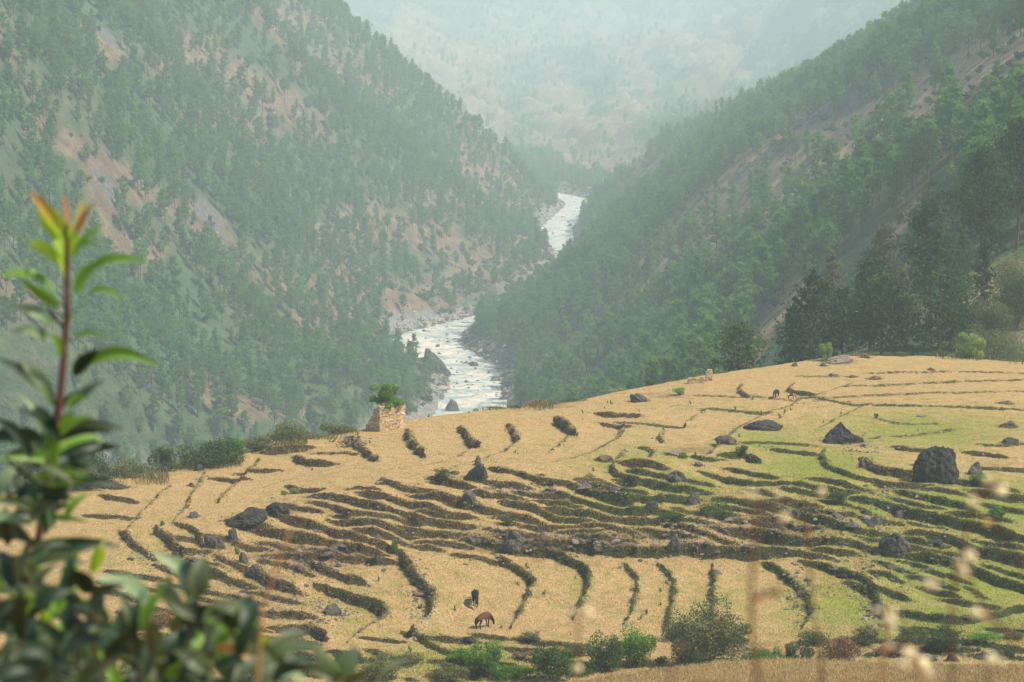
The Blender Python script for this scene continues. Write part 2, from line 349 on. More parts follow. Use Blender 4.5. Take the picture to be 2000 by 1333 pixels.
for h, g, pts in RIS:
    W = np.array([px_ground(a, b, lo=112)[:2] for a, b in pts])
    # subdivide with a little wander
    Q = []
    for a, b in zip(W[:-1], W[1:]):
        n = max(1, int(np.linalg.norm(b - a) / 0.8))
        for k in range(n): Q.append(a + (b - a) * k / n)
    Q.append(W[-1]); Q = np.array(Q)
    for _ in range(2): Q[1:-1] = 0.5 * Q[1:-1] + 0.25 * (Q[:-2] + Q[2:])
    Dm = Q[:, 1].mean(); hm = h * Dm / FPX * (1.0 if h > 6 else 1.2)
    L = 2.0 + hm * 2.2; wf = (0.08 + 0.10 * hm) if h > 6 else 0.26
    RLINES.append((hm, g, Q))
    m = L * 2.6
    i0, i1 = np.searchsorted(GX, [Q[:, 0].min() - m, Q[:, 0].max() + m]); j0, j1 = np.searchsorted(GY, [Q[:, 1].min() - m, Q[:, 1].max() + m])
    x = XX[j0:j1, i0:i1]; y = YY[j0:j1, i0:i1]
    best = np.full(x.shape, 1e9); sd = np.zeros(x.shape); endd = np.zeros(x.shape); arc = np.zeros(x.shape)
    for k in range(len(Q) - 1):
        a, b = Q[k], Q[k + 1]; d = b - a; ll = np.linalg.norm(d) + 1e-9; d = d / ll
        t = (x - a[0]) * d[0] + (y - a[1]) * d[1]; s = -(x - a[0]) * d[1] + (y - a[1]) * d[0]
        tc = np.clip(t, 0, ll); dist = np.hypot(s, t - tc)
        u = dist < best
        best = np.where(u, dist, best); sd = np.where(u, np.sign(s) * dist if 0 < k < len(Q) - 2 else s, sd)
        e = np.zeros(x.shape)
        if k == 0: e = np.maximum(e, -t)
        if k == len(Q) - 2: e = np.maximum(e, t - ll)
        endd = np.where(u, np.maximum(e, 0), endd)
        arc = np.where(u, k * 0.8 + tc, arc)
    hv = hm * (0.95 + 0.42 * fbm(arc * 0.45 + h, arc * 0 + g * 9 + len(RLINES), 31, 2))
    d = sd + WOB[j0:j1, i0:i1] * (1 if h > 6 else 0.5)
    d = np.clip(d / wf, -1, 1)
    core = np.maximum(np.abs(sd) - wf, 0)
    fade = np.exp(-(endd / (1.1 + 0.8 * hm)) ** 2) * (1 - 0.30 * sstep(0.35, 0.7, fbm(arc * 0.55 + len(RLINES) * 7.3, arc * 0, 37, 2)))
    up = np.where(sd > 0, np.exp(-core / L), np.exp(-core / L))
    lip = 0.10 * hm * np.exp(-((sd - wf * 1.0) / 0.25) ** 2) if h > 6 else 0
    DISP[j0:j1, i0:i1] += fade * (hv / 2 * d * up + lip)
    face = np.exp(-((sd + WOB[j0:j1, i0:i1]) / (wf * 1.35)) ** 4) * fade * min(1, h / 9 + (.25 if h <= 6 else 0))
    RM[j0:j1, i0:i1] = np.maximum(RM[j0:j1, i0:i1], face)
    wgt = face + 0.02; GM[j0:j1, i0:i1] += g * wgt; GW[j0:j1, i0:i1] += wgt
GM = GM / GW
def blob(px, py, lst):
    r = np.zeros_like(px)
    for cx, cy, a, b, s in lst: r = np.maximum(r, s * np.exp(-(((px - cx) / a) ** 2 + ((py - cy) / b) ** 2)))
    return r
PX, PY = to_px(XX, YY, ZB)
GREEN = blob(PX, PY, [(1300,960,280,50,.6),(1750,980,300,60,.8),(820,1030,200,50,.3),(1600,915,150,45,1.0),(1500,870,120,35,.75),(1800,840,260,45,.75),(1930,1000,200,70,1.0),(1900,1120,250,90,1.0),(1650,1180,170,70,.8),
 (1850,1220,250,60,.9),(1250,900,160,40,.55),(1180,975,140,35,.55),(1400,1180,150,80,.35),(1700,1050,250,60,.6),(1350,960,120,40,.75),(900,1290,250,40,.7),
 (1130,1140,30,60,.5),(700,1180,150,70,.35),(450,1140,150,60,.3),(1330,1000,100,40,.5),(300,1080,90,40,.4),(1450,800,90,20,.3),(1000,900,300,60,.15)])
SOIL = blob(PX, PY, [(600,1080,160,35,.8),(1150,1050,280,30,.8),(700,1000,250,45,.35),(1500,1040,250,40,.6),(1000,1050,150,25,.8),(500,1150,160,80,.5),(1450,985,160,30,.5),
 (1650,1270,400,20,.7),(1080,790,60,10,.8),(1350,880,60,12,.7),(1750,960,120,20,.6),(560,990,70,25,.6),(1300,772,90,8,.6),(700,1290,100,25,.5),(1940,905,60,25,.5)])
ROUGH = blob(PX, PY, [(1200,1050,330,38,1),(550,1090,200,45,1),(1600,1030,320,55,.9),(1700,1120,120,60,.8),(500,1190,180,70,.7),(1450,960,260,30,.7),(900,1300,400,30,.8),(1850,1240,250,40,.7),(900,1000,250,50,.35)])
ROUGH = ROUGH * (YY > 112)
DISP += ROUGH * (0.32 * fbm(XX * 0.8, YY * 0.8, 41, 4) + 0.16 * np.abs(fbm(XX * 2.3, YY * 2.3, 43, 3)))
DISP += 0.09 * fbm(XX * 0.25, YY * 0.25, 3, 3) + 0.05 * fbm(XX * 1.5, YY * 1.5, 8, 2)
DISP *= sstep(108, 125, YY) * 1.0 + 0.0
# stubble bank lip and furrows near
DISP += (YY < 112) * (YY > 80) * 0.06 * fbm(XX * 1.6, YY * 1.6, 90, 3)
ZH = ZB + DISP
def hz(x, y): return samp(ZH, x, y)
def gp(px, py, lo=112.0):
    return px_ground(px, py, ZH, lo)
ny, nx = XX.shape
idx = np.arange(ny * nx).reshape(ny, nx)
F = np.stack([idx[:-1, :-1], idx[:-1, 1:], idx[1:, 1:], idx[1:, :-1]], -1).reshape(-1, 4)
m, t, b = new_mat('field_ground'); N = NT(t); P_ = pos(N)
sepn = N.n('ShaderNodeMapping'); N.l(P_, sepn.inputs[0]); sepn.inputs['Scale'].default_value = (1.0, 0.55, 1.0)
PV = sepn.outputs[0]
big = N.noise(0.16, 3, vec=P_); mid = N.noise(0.9, 4, 0.65, vec=P_); fine = N.noise(5.5, 4, 0.75, vec=PV); grit = N.noise(14.0, 2, 0.7, vec=PV)
straw = N.ramp(fine, [(0.30, (0.17, 0.11, 0.042)), (0.47, (0.42, 0.28, 0.115)), (0.70, (0.62, 0.445, 0.21))])
straw = N.mix(N.rng(big, 0.35, 0.65, 0, 0.45), straw, (0.49, 0.30, 0.13))
straw = N.mix(N.rng(mid, 0.45, 0.68, 0, 0.7), straw, (0.30, 0.235, 0.07))
green = N.ramp(fine, [(0.3, (0.085, 0.12, 0.015)), (0.5, (0.22, 0.25, 0.035)), (0.75, (0.38, 0.36, 0.09))])
gm = N.attr('green'); gf = N.math('ADD', gm, N.math('MULTIPLY', N.math('SUBTRACT', mid, 0.5), 1.3)); gf = N.rng(gf, 0.12, 0.8, 0.0, 0.95)
col = N.mix(gf, straw, green)
sp = N.rng(N.noise(2.3, 4, 0.7, vec=P_), 0.62, 0.70, 0, 0.45); col = N.mix(sp, col, (0.17, 0.19, 0.04))
soil = N.ramp(N.noise(3.0, 4, 0.7, vec=P_), [(0.3, (0.10, 0.06, 0.03)), (0.7, (0.29, 0.175, 0.09))])
sf = N.math('ADD', N.attr('soil'), N.math('MULTIPLY', N.math('SUBTRACT', mid, 0.5), 1.4)); sf = N.rng(sf, 0.3, 0.9, 0, 0.85)
col = N.mix(sf, col, soil)
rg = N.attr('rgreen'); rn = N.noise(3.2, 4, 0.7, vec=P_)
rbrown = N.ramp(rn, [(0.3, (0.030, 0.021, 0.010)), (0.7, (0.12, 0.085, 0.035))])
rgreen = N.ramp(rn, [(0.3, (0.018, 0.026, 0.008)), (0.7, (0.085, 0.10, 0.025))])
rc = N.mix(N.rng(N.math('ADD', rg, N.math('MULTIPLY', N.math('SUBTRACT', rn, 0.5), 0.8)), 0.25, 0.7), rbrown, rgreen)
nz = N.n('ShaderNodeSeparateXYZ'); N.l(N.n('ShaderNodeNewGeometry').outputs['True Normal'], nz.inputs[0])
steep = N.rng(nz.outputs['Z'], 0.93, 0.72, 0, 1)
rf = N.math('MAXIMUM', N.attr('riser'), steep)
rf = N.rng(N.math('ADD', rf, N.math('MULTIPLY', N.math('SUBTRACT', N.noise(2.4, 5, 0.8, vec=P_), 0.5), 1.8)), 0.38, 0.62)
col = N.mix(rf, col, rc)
N.l(col, b.inputs['Base Color']); b.inputs['Roughness'].default_value = 0.95; b.inputs['Specular IOR Level'].default_value = 0.1
N.bump(N.math('ADD', N.math('MULTIPLY', fine, 1.0), N.math('MULTIPLY', grit, 0.6)), 1.0, 0.30, b)
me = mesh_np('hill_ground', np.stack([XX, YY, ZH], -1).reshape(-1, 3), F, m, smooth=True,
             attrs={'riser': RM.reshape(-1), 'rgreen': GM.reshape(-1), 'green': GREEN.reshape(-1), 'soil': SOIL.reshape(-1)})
hill = link('ground', me); tag(hill, kind='structure')
# ============================================================ THE VALLEY
def rv0(px, py):
    x, y, z = ray(px, py); k = -171.0 / (z / y); return float(x / y * k), float(k)
RIV = np.array([(-420,480),(-300,540),(-190,610),(-110,700),(-50,820)] + [rv0(*p) for p in [(920,812),(924,790),(925,765),(932,742),(912,715),(862,692),(822,668),(850,650),(900,632),(962,610),(1010,590),(1052,565),(1080,540),(1100,515),(1106,490),(1092,465),(1084,450),(1104,428),(1128,410),(1136,397),(1115,387)]] + [(10,2110),(-80,2200),(-200,2280)], float)
_t = np.arange(len(RIV)); _tt = np.linspace(0, len(RIV) - 1, 260)
RIVS = np.stack([np.interp(_tt, _t, RIV[:, 0]), np.interp(_tt, _t, RIV[:, 1])], -1)
for _ in range(14): RIVS[1:-1] = 0.5 * RIVS[1:-1] + 0.25 * (RIVS[:-2] + RIVS[2:])
RW = np.interp(RIVS[:, 1], [500, 900, 980, 1020, 1080, 1150, 1190, 1220, 1260, 1500, 1650, 1720, 1900, 2300], [16, 15, 14.5, 13, 15.5, 19, 16, 9, 4.5, 6.5, 12, 13.5, 14, 14])
VC = [ # left face
 (680,755,960),(720,700,1060),(600,800,860),(740,780,940),
 (500,400,1100),(0,0,900),(0,400,790),(0,800,680),(300,100,1100),(500,800,800),(760,810,880),(500,0,1380),(700,600,1120),(600,500,1130),(800,540,1350),
 (900,400,1520),(800,300,1540),(1000,560,1370),(1075,485,1570),(700,200,1600),(1040,400,1790),(1095,402,1880),(1000,320,1820),(920,240,1820),(850,190,1830),(780,120,1840),
 (700,70,1850),(630,0,1850),(250,250,980),(250,600,860),(200,850,680),(-200,400,700),(-200,800,600),(-200,0,800),(450,600,980),(640,750,880),(350,430,960),
 # right face
 (2000,35,800),(1850,118,860),(1700,202,900),(1560,266,960),(1420,318,1060),(1290,378,1220),(1200,440,1330),(1120,522,1430),(1010,605,1250),(905,670,1110),(950,700,1075),(1000,740,1030),(1010,800,960),
 (1400,500,880),(1400,650,690),(1200,690,850),(1100,760,900),(1300,600,860),(1500,600,600),(1600,400,720),(1500,400,840),(1800,245,640),(2000,175,580),(2000,300,450),(2150,130,520),(2200,300,400),
 (1900,450,385),(1700,560,440),(1950,610,320),(2000,650,302),(1850,695,288),(1725,705,288),(1591,718,290),(1500,730,300),(2150,640,300),(2000,480,345),(1914,530,335),(1810,570,332),(2200,500,330),
 # far side
 (1290,285,1750),(1350,245,1700),(1500,192,1560),(1650,118,1450),(1800,45,1350),(1900,0,1300),(1350,305,1380),(1500,235,1220),(1650,205,1080),(1420,210,1640),(1250,320,1850),
 (1200,315,2400),(1150,350,2200),(1120,375,2080),(1200,385,2060),(1250,340,2250),(1200,250,3100),(1200,100,4400),(1200,0,5000),(800,100,4100),(900,200,3500),(1000,290,2800),(700,0,4400),(1500,100,3600),
 (1350,250,2500),(1600,0,3700),(1350,0,4600),(950,0,4900),(1800,-60,3500),(400,0,4400)]
vP, vZ = cps(VC)
for X, D, Z in [(-60,232,-66),(-20,240,-62),(20,250,-58),(45,262,-56),(62,270,-50),(90,262,-50),(-60,330,-88),(0,330,-84),(30,340,-72),(-100,450,-125),(-40,450,-120),(0,450,-112),(35,430,-88),
                (-60,600,-150),(0,600,-140),(35,600,-112),(0,750,-150),(30,750,-133),(-40,760,-160),(-200,480,-150),(120,300,-30),(170,400,0),(-420,700,40),(-380,1000,130),(-430,1400,190),
                (230,520,50),(240,700,55),(260,900,70),(300,1200,60),(330,1600,10),(300,2000,-60),(-250,1850,100),(-330,2200,40),(-200,2100,-90),(-120,2000,-130),(-90,1950,-110),(-400,2500,-80),
                (150,1300,-60),(180,1500,-80),(160,1700,-110),(130,1900,-130),(500,2400,0),(800,3300,60),(-600,2600,60),(-900,3600,130),(1200,4500,150),(0,6200,190),(-1100,6200,200),(1300,6200,200),(0,7200,230),(-1900,7000,230),(2100,7000,230),(420,1000,110),(-600,1700,200)]:
    vP.append((X, D)); vZ.append(Z)
for k in range(0, 260, 8):      # water line
    vP.append(tuple(RIVS[k])); vZ.append(-171.0)
vfit = rbf_fit(vP, vZ)
def riv_dist(X, Y):
    X = np.asarray(X); sh = X.shape; x = X.ravel(); y = np.asarray(Y).ravel(); out = np.full(x.shape, 1e9); w = np.zeros(x.shape)
    for k in range(0, 260, 2):
        d = np.hypot(x - RIVS[k, 0], y - RIVS[k, 1]); u = d < out; out = np.where(u, d, out); w = np.where(u, RW[k], w)
    return out.reshape(sh), w.reshape(sh)
def valley_z(X, Y):
    z = rbf_eval(vfit, X, Y)
    s = np.clip((Y - 350) / 500, 0, 1)
    far = sstep(2000, 3000, Y)
    # ribs and gullies that run down the fall line, finer bumps on top
    rot = X * 0.35 + Y
    rib = np.abs(fbm(rot * 0.012 + 0.004 * X, X * 0.0035, 11, 4)) * 2 - 0.5
    z = z - s * (4.5 + 36 * far) * rib + s * (2.5 + 20 * far) * fbm(X * 0.02, Y * 0.012, 23, 4)
    z = z + (0.3 + 1.1 * s) * fbm(X * 0.09, Y * 0.07, 29, 4)
    rdz, w = riv_dist(X, Y)
    e = rdz - w
    bank = -170.9 + 0.9 * np.abs(fbm(X * 0.25, Y * 0.2, 51, 3)) + np.clip(e, 0, 60) * 0.5
    t = sstep(0, 15, e)
    z = np.where(e < 16, bank * (1 - t) + np.maximum(z, bank) * t, z)
    z = np.where(e < 0, -172.5, z); z = np.where((e >= 0) & (e < 1.5), -172.5 + (z + 172.5) * (e / 1.5), z)
    z = np.maximum(z, np.where(e > 0, -170.4, -173))
    return z
NU, NV = 620, 1150
uu = np.linspace(-0.36, 0.36, NU); dd = 226 * (7200 / 226.) ** np.linspace(0, 1, NV)
U, DD = np.meshgrid(uu, dd); VX = U * (DD + 60); VYY = DD
VZ = valley_z(VX, VYY)
def vz(x, y):
    """height of the valley mesh at world x, y"""
    x = np.asarray(x, float); y = np.asarray(y, float)
    fj = np.clip(np.log(np.maximum(y, 227) / 226) / math.log(7200 / 226.) * (NV - 1), 0, NV - 1.001); j = fj.astype(int); fj = fj - j
    fi = np.clip((x / (y + 60) + 0.36) / 0.72 * (NU - 1), 0, NU - 1.001); i = fi.astype(int); fi = fi - i
    return (VZ[j, i] * (1 - fi) + VZ[j, i + 1] * fi) * (1 - fj) + (VZ[j + 1, i] * (1 - fi) + VZ[j + 1, i + 1] * fi) * fj
VPX, VPY = to_px(VX, VYY, VZ)
def seg_mask(px, py, lines):
    r = np.zeros_like(px)
    for w, s, pts in lines:
        for (a, b), (c, d) in zip(pts[:-1], pts[1:]):
            L2 = (c - a) ** 2 + (d - b) ** 2; t = np.clip(((px - a) * (c - a) + (py - b) * (d - b)) / L2, 0, 1)
            q = ((px - a - t * (c - a)) ** 2 + (py - b - t * (d - b)) ** 2) / w ** 2
            r = np.maximum(r, s * np.exp(-q))
    return r
BARE = [(22,1,[(60,250),(160,290),(260,370),(340,400),(420,440),(440,480)]),(30,.9,[(330,120),(400,110),(520,190),(600,240)]),(18,.8,[(160,60),(230,110)]),
 (40,1,[(540,30),(610,80),(660,130),(740,200)]),(30,.8,[(420,230),(500,260),(560,210)]),(34,1,[(640,480),(700,540),(790,600),(880,560),(980,520)]),
 (40,.9,[(700,430),(820,450),(930,500),(1040,500)]),(24,.9,[(850,380),(930,400),(1040,420)]),(26,.8,[(900,300),(980,360),(1050,430)]),(24,.7,[(560,640),(680,610),(740,700)]),
 (20,.7,[(380,740),(450,800),(560,800),(640,790)]),(14,.7,[(0,540),(60,580),(130,620)]),(20,.6,[(170,330),(240,480),(300,500)]),(25,.5,[(470,490),(560,560),(640,560)]),
 (44,1,[(1990,80),(1900,130),(1800,190),(1700,240),(1620,255)]),(46,1,[(1620,250),(1500,325),(1400,395),(1340,455),(1290,495)]),(26,.9,[(1780,210),(1640,310),(1500,400),(1380,480)]),(26,.9,[(1420,430),(1300,540),(1200,620)]),
 (14,.9,[(1340,500),(1260,580),(1180,650),(1100,740)]),(16,.9,[(1560,560),(1490,650),(1470,700)]),(14,.7,[(1800,390),(1740,470),(1720,520)]),(30,.9,[(1190,640),(1100,700),(1030,740)]),
 (16,.8,[(1290,580),(1200,690)]),(60,.9,[(1100,300),(1250,320),(1200,290)]),(50,.9,[(800,60),(900,160),(960,230)]),(40,.8,[(1330,60),(1420,130),(1380,190)]),(30,.9,[(1060,200),(1140,250),(1080,150)]),(40,.7,[(1240,100),(1250,180),(1200,250)]),(60,.5,[(900,120),(1150,60),(1450,60)]),(18,.9,[(820,700),(880,650),(800,640)])]
ROCKM = [(16,1,[(190,340),(215,370),(240,390)]),(18,1,[(390,400),(415,430),(430,470)]),(12,1,[(300,410),(320,420)]),(22,.8,[(555,55),(610,95),(650,110)]),(16,.8,[(190,50),(240,90)]),
 (10,.9,[(20,470),(60,500)]),(26,.8,[(1560,240),(1640,210),(1700,180)]),(18,.7,[(1430,350),(1520,290),(1580,270)]),(10,.9,[(1530,570),(1500,600)]),(10,.8,[(960,310),(985,330)]),
 (14,.9,[(1240,140),(1250,190)]),(14,.7,[(860,150),(880,175)]),(8,.9,[(60,690),(120,720)]),(14,.6,[(1290,330),(1330,300)]),(12,.6,[(480,830),(520,840)]),(10,.7,[(760,650),(850,610),(900,600)])]
BM = seg_mask(VPX, VPY, BARE); RKM = seg_mask(VPX, VPY, ROCKM)
VE, VW = riv_dist(VX, VYY); VE = VE - VW
BANK = np.exp(-np.clip(VE - 3, 0, 99) / 6.0) * (VE > -1)
# ledges where the rock shows
VZ = VZ + RKM * (2.8 * np.floor(3 * fbm(VX * 0.03 + 9, VZ * 0.11, 71, 3)) / 3 + 1.0 * np.abs(fbm(VX * 0.2, VZ * 0.3, 72, 3))) * sstep(300, 700, VYY)
idx = np.arange(NU * NV).reshape(NV, NU)
F = np.stack([idx[:-1, :-1], idx[:-1, 1:], idx[1:, 1:], idx[1:, :-1]], -1).reshape(-1, 4)
m, t, b = new_mat('hillside_ground'); N = NT(t); P_ = pos(N)
n1 = N.noise(0.02, 5, 0.6, vec=P_); n2 = N.noise(0.11, 5, 0.7, vec=P_); n3_ = N.noise(0.5, 4, 0.7, vec=P_)
dry = N.ramp(n2, [(0.3, (0.065, 0.048, 0.03)), (0.5, (0.13, 0.09, 0.056)), (0.72, (0.22, 0.15, 0.092))])
under = N.ramp(n2, [(0.3, (0.028, 0.05, 0.02)), (0.55, (0.055, 0.082, 0.034)), (0.78, (0.11, 0.10, 0.05))])
dry = N.mix(N.math('MULTIPLY', N.attr('sunlit_dry'), 0.75), dry, N.ramp(n2, [(0.3, (0.14, 0.095, 0.05)), (0.5, (0.34, 0.23, 0.12)), (0.72, (0.50, 0.35, 0.19))]))  # right slope's bare ground painted brighter in place of missing sun; far ground drier
bm = N.attr('bare'); f = N.rng(N.math('ADD', bm, N.math('MULTIPLY', N.math('SUBTRACT', n1, 0.5), 2.0)), 0.05, 0.55)
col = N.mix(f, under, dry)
col = N.mix(N.rng(n3_, 0.56, 0.68, 0, 0.55), col, (0.05, 0.065, 0.022))
rock = N.ramp(n3_, [(0.3, (0.05, 0.05, 0.048)), (0.55, (0.11, 0.10, 0.092)), (0.75, (0.30, 0.22, 0.16))])
rf = N.rng(N.math('ADD', N.attr('rock'), N.math('MULTIPLY', N.math('SUBTRACT', n2, 0.5), 1.6)), 0.45, 0.75)
col = N.mix(rf, col, rock)
stone = N.ramp(n3_, [(0.3, (0.07, 0.066, 0.06)), (0.7, (0.28, 0.255, 0.22))])
col = N.mix(N.rng(N.math('ADD', N.attr('bank'), N.math('MULTIPLY', N.math('SUBTRACT', n2, 0.5), 0.6)), 0.35, 0.6), col, stone)
N.l(col, b.inputs['Base Color']); b.inputs['Roughness'].default_value = 0.95; b.inputs['Specular IOR Level'].default_value = 0.1
N.bump(N.math('ADD', n3_, N.math('MULTIPLY', n2, 2.0)), 0.9, 1.2, b)
me = mesh_np('valley', np.stack([VX, VYY, VZ], -1).reshape(-1, 3), F, m, smooth=True, attrs={'bare': BM.ravel(), 'rock': RKM.ravel(), 'bank': BANK.ravel(), 'sunlit_dry': (sstep(25, 60, VX) * (1 - sstep(1700, 2300, VYY)) + .25 * sstep(2200, 2600, VYY)).ravel()})
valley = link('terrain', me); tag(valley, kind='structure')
# ------------------------------------------------------------ river
V = []; Fw = []
for k in range(260):
    a = RIVS[max(k - 1, 0)]; c = RIVS[min(k + 1, 259)]; d = (c - a) / np.linalg.norm(c - a); nrm = np.array([-d[1], d[0]])
    for q in range(13):
        s = (q / 12 * 2 - 1) * (RW[k] + 3.5); V.append((RIVS[k, 0] + nrm[0] * s, RIVS[k, 1] + nrm[1] * s, -171.0))
for k in range(259):
    for q in range(12): i = k * 13 + q; Fw.append([i, i + 1, i + 14, i + 13])
m, t, b = new_mat('river_water'); N = NT(t); P_ = pos(N)
w1 = N.noise(0.09, 5, 0.7, vec=P_, dist=1.2); w2 = N.noise(0.5, 4, 0.7, vec=P_); reach = N.noise(0.012, 2, vec=P_)
foam = N.rng(N.math('ADD', w1, N.math('MULTIPLY', N.math('SUBTRACT', w2, 0.5), 0.8)), 0.40, 0.60)
foam = N.math('MULTIPLY', foam, N.rng(reach, 0.35, 0.6, 0.6, 1.0))
c = N.mix(foam, (0.21, 0.26, 0.24), (0.60, 0.50, 0.375))
N.l(c, b.inputs['Base Color']); N.l(N.rng(foam, 0, 1, 0.32, 0.8), b.inputs['Roughness'])
N.bump(N.math('ADD', w1, w2), 0.6, 0.5, b)
riv = link('water', mesh_np('water', V, Fw, m, smooth=True)); tag(riv, kind='structure')
# ============================================================ TREES, BUSHES
bark = plain_mat('pine_bark', (0.11, 0.075, 0.055), 0.95, 0.4, 3.0)
twigm = plain_mat('twig', (0.13, 0.09, 0.06), 0.95, 0.3, 5.0)
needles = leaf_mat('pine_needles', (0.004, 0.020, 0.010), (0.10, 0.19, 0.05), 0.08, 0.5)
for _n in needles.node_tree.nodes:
    if _n.type == 'VALTORGB': _n.color_ramp.elements[0].position = .38; _n.color_ramp.elements[1].position = .80  # crown shade and lit tips put into colour: inner needles darker, ends brighter
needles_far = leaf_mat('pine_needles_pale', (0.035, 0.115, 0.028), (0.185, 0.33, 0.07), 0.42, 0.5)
needles_dry = leaf_mat('pine_needles_dry', (0.07, 0.085, 0.03), (0.22, 0.20, 0.08), 0.25, 0.5)
leaf_dark = leaf_mat('leaf_dark_green', (0.018, 0.045, 0.012), (0.10, 0.16, 0.035), 0.25, 1.5)
leaf_olive = leaf_mat('leaf_olive', (0.045, 0.06, 0.02), (0.20, 0.21, 0.075), 0.25, 1.5)
leaf_bright = leaf_mat('leaf_bright_green', (0.025, 0.085, 0.012), (0.16, 0.32, 0.04), 0.35, 1.5)
leaf_lime = leaf_mat('leaf_lime', (0.10, 0.19, 0.03), (0.35, 0.46, 0.12), 0.35, 1.5)
leaf_rust = leaf_mat('leaf_rust', (0.10, 0.05, 0.02), (0.34, 0.20, 0.09), 0.25, 1.5)
grass_dry = leaf_mat('grass_dry', (0.16, 0.105, 0.04), (0.55, 0.40, 0.18), 0.3, 0.8)
grass_olive = leaf_mat('grass_olive', (0.035, 0.032, 0.012), (0.17, 0.145, 0.05), 0.3, 0.8)
grass_green = leaf_mat('grass_green', (0.03, 0.05, 0.010), (0.17, 0.24, 0.04), 0.3, 0.8)
def rdirs(n, r):
    v = r.normal(size=(n, 3)); return v / np.linalg.norm(v, axis=1)[:, None]
def tris_at(Cn, r, L, Wd, up=0.0, bias=None):
    """one thin triangle per point"""
    n = len(Cn); d = rdirs(n, r)
    if bias is not None: d = d + bias
    d[:, 2] += up; d /= np.linalg.norm(d, axis=1)[:, None]
    s = np.cross(d, rdirs(n, r)); s /= np.linalg.norm(s, axis=1)[:, None] + 1e-9
    l = L * r.uniform(0.6, 1.25, (n, 1)); w = Wd * r.uniform(0.7, 1.2, (n, 1))
    V = np.empty((n, 3, 3)); V[:, 0] = Cn - s * w * 0.5 - d * l * 0.3; V[:, 1] = Cn + s * w * 0.5 - d * l * 0.3; V[:, 2] = Cn + d * l * 0.7
    return V.reshape(-1, 3), np.arange(3 * n).reshape(-1, 3)
def quads_at(Cn, r, L, Wd, up=0.0, bias=None):
    n = len(Cn); d = rdirs(n, r)
    if bias is not None: d = d + bias
    d[:, 2] += up; d /= np.linalg.norm(d, axis=1)[:, None]
    s = np.cross(d, rdirs(n, r)); s /= np.linalg.norm(s, axis=1)[:, None] + 1e-9
    l = L * r.uniform(0.6, 1.3, (n, 1)); w = Wd * r.uniform(0.7, 1.2, (n, 1))
    V = np.empty((n, 4, 3)); V[:, 0] = Cn - d * l * .5; V[:, 1] = Cn + s * w * .5; V[:, 2] = Cn + d * l * .5; V[:, 3] = Cn - s * w * .5
    return V.reshape(-1, 3), np.arange(4 * n).reshape(-1, 4)
def pine_meshes(seed, H, crown0, width, nbr, ntuft, nneed, L, Wd, matl, name, round_=1.0, lean=0.0):
    """returns trunk mesh and crown mesh of a long-needled pine of height H"""
    r = np.random.default_rng(seed); T = MB()
    k = np.linspace(0, 1, 9); bx = np.cumsum(r.normal(0, 0.012 * H / 4, 9)) + lean * k * H; by = np.cumsum(r.normal(0, 0.010 * H / 4, 9))
    bx[0] = by[0] = 0
    tp = np.stack([bx, by, k * H * 0.96], -1); tp[0, 2] = -0.8
    r0 = 0.011 * H + 0.05
    T.tube(tp, r0 * (1.0 - 0.88 * k), 7)
    Cn = []; var = []
    for i in range(nbr):
        tt = (i + r.uniform(0, 0.9)) / nbr; z = H * (crown0 + (0.985 - crown0) * tt)
        prof = math.sin(math.pi * min(1, (tt * 0.80 + 0.20)) ** round_) ** 0.7 if tt < 0.999 else 0.1
        prof = max(0.16, prof * (1 - 0.12 * tt))
        ln = width * prof * r.uniform(0.6, 1.12); an = r.uniform(0, 2 * math.pi) if r.random() < 0.3 else i * 2.399
        b0 = np.array([np.interp(z, tp[:, 2], tp[:, 0]), np.interp(z, tp[:, 2], tp[:, 1]), z - 0.04 * H * r.random()])
        rise = r.uniform(-0.05, 0.25) + 0.45 * tt
        u = np.linspace(0, 1, 5)[:, None]
        P = b0 + np.concatenate([np.cos(an) * u * ln, np.sin(an) * u * ln, (rise * u + 0.25 * u ** 2) * ln * 0.8], 1)
        T.tube(P, np.linspace(r0 * 0.28 * (1 - 0.6 * tt) + 0.015, 0.012, 5), 4, cap=False)
        nt = max(2, int(ntuft * (0.45 + 0.9 * prof) / nbr))
        q = r.uniform(0.32, 1.04, nt) ** 0.75
        c = np.stack([np.interp(q, u[:, 0], P[:, j]) for j in range(3)], -1)
        sp = 0.20 * ln * (0.4 + q[:, None])
        c = c + r.normal(size=(nt, 3)) * sp * np.array([1, 1, 0.55]) + np.array([0, 0, 0.08 * ln])
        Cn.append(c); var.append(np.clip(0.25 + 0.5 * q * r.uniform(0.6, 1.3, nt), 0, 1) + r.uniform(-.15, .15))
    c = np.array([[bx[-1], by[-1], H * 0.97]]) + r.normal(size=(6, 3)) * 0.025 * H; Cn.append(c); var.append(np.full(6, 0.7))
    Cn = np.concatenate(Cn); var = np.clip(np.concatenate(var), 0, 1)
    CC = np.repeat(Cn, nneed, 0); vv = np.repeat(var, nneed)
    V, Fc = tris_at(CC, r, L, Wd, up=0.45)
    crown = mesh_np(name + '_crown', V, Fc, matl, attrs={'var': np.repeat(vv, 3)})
    return T.mesh(name + '_trunk', bark), crown
def put_tree(name, trunk, crown, loc, rz, s, parent_none=None, sz=None):
    o = empty(name, loc, rz); o.scale = (s, s, sz or s)
    a = link('trunk', trunk, o); c = link('crown', crown, o)
    return o
def vzs(x, y):
    return float(max(vz(x, y), hz(x, y) if (y < 299 and -73 < x < 87) else -999))
